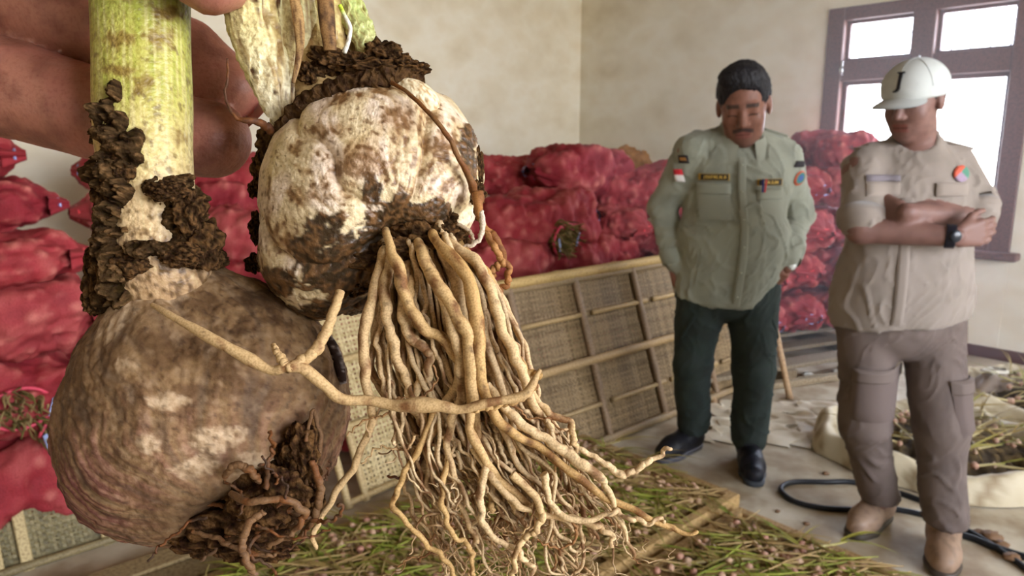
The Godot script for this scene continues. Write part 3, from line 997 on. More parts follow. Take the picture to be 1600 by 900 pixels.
	# the rest of the heap: loose stalks and little bulbs nobody could count
	for k in 5:
		var mm := MultiMesh.new()
		mm.transform_format = MultiMesh.TRANSFORM_3D
		mm.use_colors = true
		var g := Geo.new()
		if k < 4:
			var ln: float = [0.16, 0.22, 0.13, 0.20][k]
			g.tube(spline([Vector4(-ln / 2, 0, 0, 0.0025), Vector4(0, 0.012 if k % 2 else -0.004, 0.012, 0.004), Vector4(ln / 2, 0, rnd(-0.03, 0.03), 0.0012)], 5), 4, Color.WHITE, 0.45)
		else:
			g.ball(Vector3.ZERO, Vector3(0.014, 0.012, 0.012), 8, 6, Color.WHITE)
		mm.mesh = g.mesh()
		var cnt := 900 if k < 4 else 1100
		mm.instance_count = cnt
		for i in cnt:
			var t: Array = trays[0] if rng.randf() < 0.66 else trays[1]
			var x := rnd(t[0] + 0.08, t[1] - 0.09); var z := rnd(t[2] + 0.06, t[3] - 0.06)
			var yaw := rnd(-1.3, 1.3) - 1.3
			mm.set_instance_transform(i, Transform3D(room * Basis.from_euler(Vector3(rnd(-0.2, 0.2), yaw, rnd(-0.12, 0.12))), RM(x, t[4] * 0.62 + 0.026 + rnd(0.0, 0.020), z)))
			var gr := sm(0.0, 0.5, n1.get_noise_2d(x * 5.0, z * 5.0) + rnd(-0.3, 0.25))
			var col := L(150, 122, 76).lerp(L(178, 150, 100), rng.randf()).lerp(L(120, 132, 42).lerp(L(158, 162, 66), rng.randf()), gr)
			if k == 4: col = L(200, 168, 138).lerp(L(176, 126, 108), rng.randf())
			mm.set_instance_color(i, col)
		var mi := MultiMeshInstance3D.new()
		mi.multimesh = mm
		mi.material_override = M.leaf if k < 4 else M.clove_skin
		mi.name = numbered("loose_stalks") if k < 4 else "loose_bulbs"
		add_child(mi)
		tag(mi, ["thin loose stalks", "long loose stalks", "short loose stalks", "curved loose stalks", "tiny loose garlic bulbs"][k] + " strewn thickly over the two garlic trays", "garlic stalks" if k < 4 else "garlic bulbs", "", "stuff")
	for o in protos: o.free()

# ------------------------------------------------------------------ the two garlic plants held up to the lens
var org := Vector3.ZERO                   # origin of the plant being built; its axes are right, up, towards the lens
var org_d := 0.17
func lp(px: float, py: float, d: float) -> Vector3:
	return cam_basis.inverse() * (at(px, py, d) - org)
func l4(px: float, py: float, d: float, r_px: float) -> Vector4:
	var p := lp(px, py, d)
	return Vector4(p.x, p.y, p.z, r_px * d / PX)
func blobs(px: float, py: float, list: Array) -> float:
	var m := -3.0
	for b in list:
		var x: float = (px - b[0]) / b[2]; var y: float = (py - b[1]) / b[3]
		m = maxf(m, 1.0 - x * x - y * y)
	return m
func radii(poly: Array, c: Vector2) -> PackedFloat32Array:      # radius (pixels) for each degree, counter-clockwise from right, y up
	var l := []
	for q in poly:
		var d := Vector2(q[0] - c.x, c.y - q[1])
		l.append([fposmod(rad_to_deg(d.angle()), 360.0), d.length()])
	l.sort_custom(func(a, b): return a[0] < b[0])
	var raw := PackedFloat32Array()
	raw.resize(360)
	var n := l.size()
	for i in 360:
		var k := 0
		while k < n and l[k][0] <= i: k += 1
		var a: Array = l[(k - 1 + n) % n]; var b: Array = l[k % n]
		var a0: float = a[0] - (360.0 if k == 0 else 0.0)
		var b0: float = b[0] + (360.0 if k == n else 0.0)
		raw[i] = lerpf(a[1], b[1], (i - a0) / maxf(b0 - a0, 0.001))
	for pass_n in 2:
		var s := raw.duplicate()
		for i in 360:
			var v := 0.0
			for k in range(-7, 8): v += raw[(i + k + 360) % 360]
			s[i] = v / 15.0
		raw = s
	return raw
func rad_at(r: PackedFloat32Array, a: float) -> float:
	var d := fposmod(rad_to_deg(a), 360.0)
	var i := int(d) % 360
	return lerpf(r[i], r[(i + 1) % 360], d - floorf(d))

func root_col(base: Color, dirt: float, seed: float):
	return func(t, a, p):
		var k := n2.get_noise_3d(p.x * 260.0 + seed, p.y * 130.0, p.z * 260.0)
		var c := base.lerp(L(112, 66, 30), 0.85 * sm(0.0, 0.42, k - 0.12 + dirt * 0.55))
		return c.lerp(L(74, 48, 28), 0.7 * sm(0.30, 0.6, n2.get_noise_3d(p.x * 600.0 + cos(a) * 0.5, p.y * 360.0 + seed, p.z * 600.0) - 0.06 + dirt * 0.25))

func add_root(parent: Node3D, pts: Array, n: int, base: Color, dirt: float, sides := 8, wob := 1.0) -> void:
	var seed := rnd(0, 500)
	var q := spline(pts, n)
	for i0 in q.size():
		var v: Vector4 = q[i0]
		var t := float(i0) / n
		var i := t * 62.0
		var k := wob * 0.00055 * (0.25 + t)
		v.x += k * n1.get_noise_2d(i * 0.16, seed) + k * 0.3 * n1.get_noise_2d(i * 0.4, seed + 20)
		v.y += k * n1.get_noise_2d(i * 0.16, seed + 40)
		v.z += k * n1.get_noise_2d(i * 0.16, seed + 80)
		v.w *= 1.0 + 0.14 * n1.get_noise_2d(i * 0.22, seed + 120) + 0.04 * n1.get_noise_2d(i * 0.7, seed + 9)
		q[i0] = v
	var g := Geo.new()
	g.tube(q, sides, root_col(base, dirt, seed))
	part("root", g.mesh(), M.root, parent)

func clod(parent: Node3D, px: float, py: float, d: float, rx: float, ry: float, rz: float, seed: float, col := Color(0, 0, 0), rough := 0.5, called := "soil_clod", res := 72) -> void:   # a ragged lump of soil
	var g := Geo.new()
	var c := lp(px, py, d)
	var s := d / PX
	var base := L(62, 46, 31) if col.r + col.g + col.b == 0.0 else col
	g.grid(res, res / 2, func(u, t):
		var e := Vector3(sin(PI * t) * cos(TAU * u), cos(PI * t), sin(PI * t) * sin(TAU * u))
		var f := n2.get_noise_3d(e.x * 1.3 + seed, e.y * 1.3, e.z * 1.3)
		var h := n2.get_noise_3d(e.x * 3.0 - seed, e.y * 3.0, e.z * 3.0)
		var p := c + e * Vector3(rx, ry, rz) * s * (1.0 + rough * (1.30 * f + 0.20 * h))
		return [p, base.lerp(L(104, 76, 48), sm(0.0, 0.5, h + f * 0.5)).lerp(L(34, 25, 18), sm(0.05, 0.4, -h))])
	part(called, g.mesh(), M.soil, parent)

func build_right_plant() -> void:
	org_d = 0.165
	org = at(582, 310, org_d)
	var o := thing("garlic_plant", "large dirty white garlic bulb with a long fan of hanging straw-coloured roots", "garlic", Transform3D(cam_basis, org))
	var s := org_d / PX
	var ctr := Vector2(582, 310)
	var R := radii([[748, 228], [756, 268], [752, 312], [735, 350], [716, 385], [680, 425], [640, 455], [590, 478], [545, 494], [500, 502], [462, 487], [432, 457], [412, 415], [406, 375], [409, 325], [416, 272], [434, 222], [466, 175], [510, 138], [556, 122], [605, 117], [655, 124], [700, 148], [730, 188]], ctr)
	var plate := Vector3(0.36, -0.47, 0.80).normalized()
	var pu := plate.cross(Vector3(0, 1, 0)).normalized()
	var pv := pu.cross(plate)
	var soil := [[560, 425, 95, 52], [640, 365, 58, 55], [600, 400, 90, 50], [690, 345, 30, 26], [455, 440, 55, 26], [545, 372, 42, 34], [520, 395, 38, 28], [500, 485, 70, 16], [413, 400, 14, 36], [612, 318, 20, 28], [735, 250, 14, 60], [560, 480, 60, 24]]
	var stain := [[590, 285, 80, 36], [530, 320, 60, 22], [650, 230, 46, 60], [700, 220, 40, 60], [660, 300, 60, 40], [500, 255, 20, 14], [560, 175, 60, 20], [455, 330, 22, 40], [620, 165, 40, 24], [470, 390, 70, 36], [540, 235, 44, 16], [715, 290, 30, 50]]
	var g := Geo.new()
	g.grid(400, 260, func(u, t):
		var d := Vector3(sin(PI * t) * cos(TAU * u), cos(PI * t), sin(PI * t) * sin(TAU * u))
		var psi := atan2(d.y, d.x)
		var r := rad_at(R, psi)
		var p := Vector3(d.x * r, d.y * r, d.z * 158.0)
		var al := acos(clampf(d.dot(plate), -1.0, 1.0))
		var az := atan2(d.dot(pv), d.dot(pu))
		var px := ctr.x + p.x; var py := ctr.y - p.y
		var wa := az + 0.25 * n1.get_noise_3dv(d * 2.0)
		var lobe := absf(sin(wa * 3.0 + 0.7))
		var k := 1.0 - 0.070 * pow(1.0 - lobe, 3.0) * sm(0.1, 0.7, al) - 0.20 * exp(-al * al / 0.10)
		k += 0.012 * n1.get_noise_3dv(d * 3.0) + 0.006 * n2.get_noise_3d(wa * 16.0, al * 2.5, 0.0)
		var big := n2.get_noise_3d(d.x * 4.2, d.y * 4.2, d.z * 4.2)
		var fine := n2.get_noise_3d(d.x * 13.0 + 5.0, d.y * 13.0, d.z * 13.0)
		var streak := n2.get_noise_3d(wa * 9.0, al * 2.2, 4.0)
		var front := 1.0 if d.z > -0.2 else 0.6
		var so := sm(0.0, 0.22, blobs(px, py, soil) * 0.95 - 0.25 + 0.75 * big + 0.40 * fine + 0.2 * streak) * front
		var stn := sm(-0.15, 0.85, blobs(px, py, stain) * 0.6 - 0.12 + 0.7 * big + 0.30 * fine + 0.6 * streak)
		var spot := sm(0.38, 0.48, fine + 0.25 * streak)
		var base := L(216, 196, 158).lerp(L(230, 210, 188), sm(-0.2, 0.4, n1.get_noise_3dv(d * 2.6 + Vector3(4, 4, 4))))
		base = base.lerp(L(204, 178, 132), sm(0.0, 0.5, streak) * 0.55)
		var col := base.lerp(L(158, 116, 68), stn * 0.85).lerp(L(104, 70, 38), sm(0.45, 0.95, stn + fine * 0.6) * 0.7)
		col = col.lerp(L(110, 74, 40), spot * 0.75)
		col = col.lerp(L(60, 43, 27).lerp(L(112, 80, 48), sm(-0.15, 0.45, fine + big * 0.5)), so)
		k += so * (0.010 + 0.016 * fine) - 0.006 * stn
		return [p * k * s, col])
	part("bulb", g.mesh(), M.bulb, o)
	# soil packed round the root plate
	for q in [[604, 404, 0.1485, 46, 24, 16], [664, 372, 0.1485, 46, 24, 16], [634, 392, 0.147, 34, 18, 12], [694, 366, 0.149, 26, 18, 14], [704, 372, 0.152, 24, 22, 16], [560, 400, 0.1515, 30, 22, 12], [545, 436, 0.152, 30, 24, 12], [694, 340, 0.1535, 18, 18, 12]]:
		clod(o, q[0], q[1], q[2], q[3], q[4], q[5], q[0] * 0.37)
	# the clump of older skin and soil under the bulb's lower lobe and along its left side
	for q in [[402, 355, 0.164, 12, 22, 12], [396, 412, 0.165, 12, 15, 10], [412, 262, 0.163, 17, 26, 14], [422, 222, 0.161, 18, 26, 14], [742, 300, 0.158, 16, 20, 12], [748, 262, 0.160, 8, 26, 10], [398, 295, 0.165, 10, 14, 8]]:
		clod(o, q[0], q[1], q[2], q[3], q[4], q[5], q[1] * 0.71, Color(0, 0, 0), 0.5)
	# the collar of torn skin and mud round the neck
	var cl := Geo.new()
	cl.tube(spline([l4(418, 240, 0.160, 13), l4(440, 200, 0.156, 12), l4(478, 162, 0.153, 14), l4(520, 138, 0.151, 14), l4(570, 124, 0.150, 15), l4(620, 120, 0.151, 13), l4(662, 128, 0.154, 9)], 200), 18, func(t, a, p):
		return L(84, 62, 42).lerp(L(52, 38, 27), sm(-0.2, 0.3, n2.get_noise_3dv(p * 500.0))), 0.7)
	for i in cl.v.size(): cl.v[i] += Vector3(n2.get_noise_3dv(cl.v[i] * 330.0), n2.get_noise_3dv(cl.v[i] * 330.0 + Vector3(9, 0, 0)), n2.get_noise_3dv(cl.v[i] * 330.0 + Vector3(0, 9, 0))) * 0.0012
	part("muddy_collar", cl.mesh(), M.soil, o)
	for q in [[514, 96, 0.160, 30, 20, 18], [550, 98, 0.160, 30, 18, 18], [596, 86, 0.160, 28, 22, 18], [640, 106, 0.160, 28, 13, 16], [486, 116, 0.160, 20, 18, 14], [575, 106, 0.158, 40, 12, 14], [622, 98, 0.159, 24, 13, 14]]:
		clod(o, q[0], q[1], q[2], q[3], q[4], q[5], q[0] * 0.53, Color(0, 0, 0), 0.55)
	# the little clove that shows at the shoulder
	var cv := Geo.new()
	var cc := lp(650, 150, 0.1535)
	cv.grid(40, 24, func(u, t):
		var d := Vector3(sin(PI * t) * cos(TAU * u), cos(PI * t), sin(PI * t) * sin(TAU * u))
		var st := n2.get_noise_3d(d.x * 9.0, d.y * 3.0, d.z * 9.0)
		return [cc + Basis(Vector3.BACK, -0.5) * (d * Vector3(38, 22, 26) * s * (1.0 + 0.03 * st)), L(234, 220, 186).lerp(L(176, 138, 88), sm(0.0, 0.35, st))])
	part("clove", cv.mesh(), M.bulb, o)
	# stalk: overlapping sheaths
	var sheath := func(called: String, pts: Array, cols: Array, squash: float, seed: float):
		var h := Geo.new()
		h.tube(spline(pts, 100), 56, func(t, a, p):
			var rib := n2.get_noise_3d(cos(a) * 7.0 + seed, sin(a) * 7.0, t * 1.6)
			var blot := n2.get_noise_3d(p.x * 170.0 + seed, p.y * 120.0, p.z * 170.0)
			var c: Color = (cols[0] as Color).lerp(cols[1], sm(0.15, 0.9, t))
			c = c.lerp(cols[2], sm(-0.05, 0.35, rib) * 0.75)
			var line := n2.get_noise_3d(cos(a) * 16.0 + seed, sin(a) * 16.0, t * 5.0)
			c = c.lerp(L(120, 84, 44), sm(0.1, 0.42, line) * 0.7)
			return c.lerp(L(80, 52, 28), sm(0.32, 0.46, blot * 0.8 + 0.4 * line + 0.1 * rib)), squash)
		for i in h.v.size():
			var p := h.v[i]
			h.v[i] = p + Vector3(1, 0, 0.6) * n2.get_noise_3d(p.x * 700.0, p.y * 60.0, p.z * 700.0) * 0.0011
		part(called, h.mesh(), M.bulb, o)
	sheath.call("leaf_sheath", [l4(390, -60, 0.160, 46), l4(396, 20, 0.160, 44), l4(412, 90, 0.159, 38), l4(428, 150, 0.158, 25), l4(436, 200, 0.159, 9)], [L(226, 214, 150), L(232, 220, 186), L(176, 146, 84)], 0.6, 3.0)
	sheath.call("leaf_sheath", [l4(452, -60, 0.163, 38), l4(462, 20, 0.163, 42), l4(462, 90, 0.163, 40), l4(452, 160, 0.162, 24), l4(440, 215, 0.162, 9)], [L(214, 206, 150), L(216, 190, 138), L(160, 120, 68)], 0.55, 13.0)
	sheath.call("leaf_sheath", [l4(500, -60, 0.166, 40), l4(508, 20, 0.166, 38), l4(508, 90, 0.165, 46), l4(500, 150, 0.164, 44)], [L(190, 176, 110), L(206, 176, 122), L(140, 100, 54)], 0.6, 23.0)
	sheath.call("leaf_sheath", [l4(520, -60, 0.166, 20), l4(552, 20, 0.166, 22), l4(578, 80, 0.163, 18), l4(600, 125, 0.161, 12)], [L(176, 190, 110), L(206, 204, 150), L(168, 150, 90)], 0.5, 33.0)
	sheath.call("stalk_core", [l4(450, -60, 0.172, 70), l4(470, 40, 0.170, 66), l4(510, 110, 0.168, 72), l4(545, 170, 0.168, 90)], [L(170, 160, 100), L(190, 160, 110), L(120, 88, 50)], 0.7, 43.0)
	# dark gap strips and a curl of peeled skin
	var pe := Geo.new()
	pe.tube(spline([l4(456, -20, 0.1575, 7), l4(466, 30, 0.157, 9), l4(468, 80, 0.156, 6), l4(458, 130, 0.156, 3)], 60), 14, func(t, a, p): return L(168, 134, 86).lerp(L(96, 64, 36), sm(-0.1, 0.35, n2.get_noise_3d(p.x * 900.0, p.y * 150.0, p.z * 900.0))), 0.5)
	part("peeled_skin", pe.mesh(), M.root, o)
	pe = Geo.new()
	pe.tube(spline([l4(506, -30, 0.159, 12), l4(510, 20, 0.1585, 13), l4(516, 80, 0.158, 10)], 60), 14, func(t, a, p): return L(140, 104, 62).lerp(L(74, 50, 30), sm(-0.15, 0.3, n2.get_noise_3d(p.x * 900.0, p.y * 130.0, p.z * 900.0))), 0.5)
	part("peeled_skin", pe.mesh(), M.root, o)
	var sp := Geo.new()
	sp.tube(spline([l4(531, 8, 0.150, 3.4), l4(537, 22, 0.150, 3.6), l4(547, 42, 0.150, 3.2), l4(545, 62, 0.1505, 3.4), l4(538, 82, 0.152, 4.0)], 30), 8, func(t, _a, _p): return L(186, 214, 60).lerp(L(240, 238, 226), sm(0.15, 0.4, t)))
	part("white_sprout", sp.mesh(), M.bulb, o)
	# dry strands on the bulb
	var dry := L(120, 84, 48)
	add_root(o, [l4(600, 122, 0.152, 4), l4(640, 148, 0.1475, 3.5), l4(690, 200, 0.146, 4), l4(722, 255, 0.149, 4.5), l4(742, 300, 0.153, 7), l4(748, 345, 0.153, 5)], 60, dry, 0.6, 8, 0.5)
	add_root(o, [l4(746, 300, 0.152, 10), l4(752, 345, 0.150, 6), l4(775, 375, 0.150, 7), l4(792, 415, 0.150, 6), l4(794, 440, 0.150, 5), l4(778, 455, 0.150, 4)], 50, L(168, 116, 66), 0.5, 8, 1.0)
	add_root(o, [l4(752, 350, 0.150, 5), l4(772, 385, 0.149, 6), l4(785, 410, 0.149, 5), l4(768, 425, 0.149, 6), l4(762, 455, 0.149, 3)], 40, L(176, 128, 78), 0.4, 8, 1.2)
	add_root(o, [l4(752, 330, 0.148, 4), l4(754, 350, 0.148, 4.5), l4(746, 378, 0.148, 3.5), l4(722, 388, 0.148, 3)], 30, L(206, 190, 170), 0.0, 8, 0.5)
	add_root(o, [l4(715, 350, 0.148, 3), l4(735, 362, 0.148, 3), l4(738, 380, 0.148, 2.5), l4(720, 390, 0.148, 2)], 30, L(170, 150, 124), 0.2, 8, 0.5)
	add_root(o, [l4(355, 92, 0.150, 1.6), l4(356, 120, 0.150, 2), l4(352, 150, 0.150, 2), l4(368, 184, 0.150, 3), l4(402, 190, 0.152, 6), l4(424, 205, 0.156, 7)], 40, L(86, 54, 36), 0.4, 8, 0.6)
	# roots one by one
	var straw := L(222, 194, 152)
	var named := [
		[[600, 392, 0.147, 8], [588, 440, 0.144, 9], [574, 500, 0.143, 9], [568, 560, 0.143, 8], [574, 610, 0.143, 8], [580, 660, 0.144, 6.5], [556, 720, 0.145, 6], [520, 780, 0.146, 5.5], [497, 830, 0.147, 4.5], [490, 862, 0.148, 3]],
		[[612, 395, 0.146, 8], [602, 450, 0.143, 9], [606, 505, 0.142, 8], [622, 560, 0.142, 8], [640, 610, 0.143, 6], [652, 660, 0.144, 5]],
		[[606, 375, 0.145, 7], [622, 420, 0.141, 10], [636, 470, 0.140, 10], [660, 510, 0.140, 9], [700, 540, 0.141, 8], [726, 590, 0.142, 8], [742, 650, 0.142, 7], [760, 740, 0.142, 6], [770, 800, 0.142, 5]],
		[[655, 385, 0.145, 8], [672, 425, 0.141, 11], [700, 470, 0.139, 11], [728, 520, 0.138, 11], [738, 590, 0.138, 10], [736, 650, 0.138, 8], [750, 710, 0.139, 7], [800, 770, 0.140, 6], [842, 800, 0.140, 5]],
		[[680, 375, 0.145, 8], [716, 412, 0.141, 11], [742, 470, 0.139, 12], [748, 540, 0.138, 11], [752, 600, 0.138, 9], [780, 660, 0.138, 8], [840, 700, 0.139, 7], [920, 760, 0.139, 6], [990, 800, 0.139, 5], [1050, 826, 0.139, 4.5], [1086, 834, 0.139, 3]],
		[[700, 378, 0.147, 8], [745, 412, 0.143, 9], [772, 470, 0.141, 9], [790, 525, 0.141, 8.5], [812, 570, 0.141, 8], [840, 640, 0.142, 7], [866, 690, 0.143, 6]],
		[[720, 385, 0.149, 7], [760, 430, 0.146, 9], [782, 490, 0.145, 9], [800, 545, 0.145, 8], [822, 585, 0.144, 7], [845, 582, 0.143, 5]],
		[[690, 392, 0.146, 8], [715, 450, 0.143, 10], [722, 520, 0.142, 10], [716, 590, 0.142, 9], [690, 650, 0.143, 8], [668, 700, 0.143, 7], [672, 760, 0.143, 5], [690, 820, 0.143, 4]],
		[[640, 440, 0.144, 8], [645, 500, 0.143, 9], [690, 530, 0.142, 8], [720, 560, 0.142, 6]],
		[[636, 430, 0.145, 7], [628, 490, 0.142, 9], [648, 530, 0.142, 9], [672, 555, 0.142, 7], [660, 600, 0.143, 7], [640, 640, 0.144, 5]],
		[[664, 400, 0.144, 8], [690, 460, 0.140, 9], [712, 530, 0.139, 9], [722, 600, 0.140, 8], [712, 640, 0.140, 7], [700, 700, 0.141, 6], [716, 780, 0.141, 5], [745, 850, 0.141, 4]],
		[[820, 590, 0.142, 6], [850, 640, 0.142, 6], [890, 660, 0.142, 5.5], [896, 690, 0.142, 5], [904, 722, 0.142, 4]],
		[[760, 600, 0.140, 7], [800, 650, 0.139, 8], [850, 685, 0.139, 8], [905, 720, 0.139, 9], [950, 765, 0.139, 5], [985, 865, 0.140, 3]],
		[[840, 600, 0.138, 7], [800, 628, 0.137, 5], [740, 640, 0.137, 4]],
		[[905, 700, 0.139, 4], [940, 720, 0.139, 4.5], [975, 742, 0.139, 6], [1010, 722, 0.139, 5], [1050, 700, 0.140, 3]],
		[[680, 640, 0.142, 5], [660, 690, 0.141, 5], [630, 745, 0.141, 5], [615, 790, 0.141, 4.5], [650, 830, 0.141, 4], [690, 870, 0.142, 4], [720, 905, 0.142, 3]],
		[[740, 700, 0.140, 6], [780, 760, 0.139, 6], [830, 800, 0.139, 5], [890, 810, 0.140, 5], [940, 826, 0.140, 5], [960, 850, 0.140, 3]],
		[[760, 730, 0.139, 6], [750, 790, 0.139, 6], [770, 840, 0.139, 5], [820, 870, 0.139, 4], [836, 905, 0.139, 3]],
		[[800, 740, 0.138, 7], [845, 790, 0.138, 6], [836, 830, 0.138, 5], [812, 850, 0.138, 5], [800, 905, 0.138, 4]],
		[[850, 740, 0.138, 6], [862, 790, 0.138, 5], [905, 815, 0.138, 5], [960, 800, 0.138, 4], [1000, 815, 0.138, 4], [1040, 812, 0.139, 3]],
		[[700, 720, 0.141, 5], [690, 780, 0.140, 5], [705, 830, 0.140, 4], [735, 860, 0.140, 4], [738, 905, 0.140, 3]],
		[[520, 560, 0.139, 5], [560, 560, 0.139, 4]],
	]
	named.pop_back()
	for q in named:
		var pts := []
		if q[0][1] < 460: pts.append(l4(q[0][0] - 4, q[0][1] - 22, q[0][2] + 0.007, q[0][3] * 0.8))
		for k in q: pts.append(l4(k[0], k[1], k[2], k[3]))
		add_root(o, pts, 22 * q.size() / 2 + 20, straw.lerp(L(196, 158, 100), rng.randf()), rnd(-0.05, 0.3), 12, 1.1)
	# the bundle
	for i in 165:
		var sp0 := rng.randf()
		var back := rng.randf()
		var z0 := lerpf(0.146, 0.158, back)
		var late := i % 3 == 0                     # side roots that leave lower down
		var pts := []
		var r0 := lerpf(8.0, 3.6, pow(rng.randf(), 0.7))
		var ys := [385.0, 470.0, 560.0, 640.0, 710.0, 780.0, 840.0, 890.0]
		var lows := [598.0, 588.0, 588.0, 606.0, 628.0, 655.0, 680.0, 700.0]
		var highs := [716.0, 770.0, 806.0, 838.0, 885.0, 930.0, 960.0, 985.0]
		var stop := 4 + rng.randi() % 5
		var k0 := (2 + rng.randi() % 2) if late else 0
		var sp1 := clampf(sp0 + rnd(-0.25, 0.25), 0.0, 1.0)
		var jit := 1.0
		if not late: pts.append(l4(lerpf(606, 708, sp0), 372.0 - (sp0 - 0.4) * 24.0, z0 + 0.004, r0 * 0.8))
		for k in range(k0, maxi(stop, k0 + 3)):
			if k >= 8: break
			var t := k / 7.0
			var sx := lerpf(sp0, sp1, t) + rnd(-0.05, 0.05) * (1.0 + t)
			var x: float = lerpf(lows[k], highs[k], sx) + rnd(-12, 12) * t
			var y: float = ys[k] + rnd(-18, 18) - (sp0 - 0.4) * 24.0
			pts.append(l4(x, y, z0 - 0.006 * sin(t * 2.0) + rnd(-0.0015, 0.0015), r0 * lerpf(1.0, 0.32, t) * (0.7 if late else 1.0)))
		if rng.randf() < 0.5:                        # a hooked tip
			var e: Vector4 = pts[-1]
			var a := rnd(0, TAU)
			for h in 3:
				a += rnd(0.4, 1.2)
				e += Vector4(cos(a) * 0.0036, sin(a) * 0.0030 - 0.001, rnd(-0.001, 0.001), 0)
				e.w *= 0.75
				pts.append(e)
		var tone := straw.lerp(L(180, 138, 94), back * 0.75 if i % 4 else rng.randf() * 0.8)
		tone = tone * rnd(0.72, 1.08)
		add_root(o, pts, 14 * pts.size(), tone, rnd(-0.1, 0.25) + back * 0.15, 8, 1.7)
	# hair roots
	for i in 36:
		var y := rnd(560, 860)
		var f := (y - 560.0) / 300.0
		var x := lerpf(lerpf(595, 700, f), lerpf(810, 985, f), rng.randf())
		var pts := []
		var a := rnd(-2.6, -0.5)
		var q := l4(x, y, rnd(0.139, 0.147), rnd(1.8, 3.0))
		for k in 6:
			pts.append(q)
			a += rnd(-0.9, 0.9)
			q += Vector4(cos(a) * 0.0026, sin(a) * 0.0026, rnd(-0.0006, 0.0006), 0)
			q.w *= 0.85
		add_root(o, pts, 34, L(206, 172, 124).lerp(L(150, 104, 64), rng.randf()), 0.2, 6, 1.0)
	# dark stray twig on the left of the bundle
	add_root(o, [l4(606, 744, 0.146, 1.8), l4(622, 746, 0.146, 2.2), l4(640, 742, 0.146, 2), l4(664, 712, 0.145, 3), l4(676, 676, 0.144, 3.5), l4(690, 640, 0.143, 4)], 40, L(74, 44, 32), 0.5, 6, 1.2)

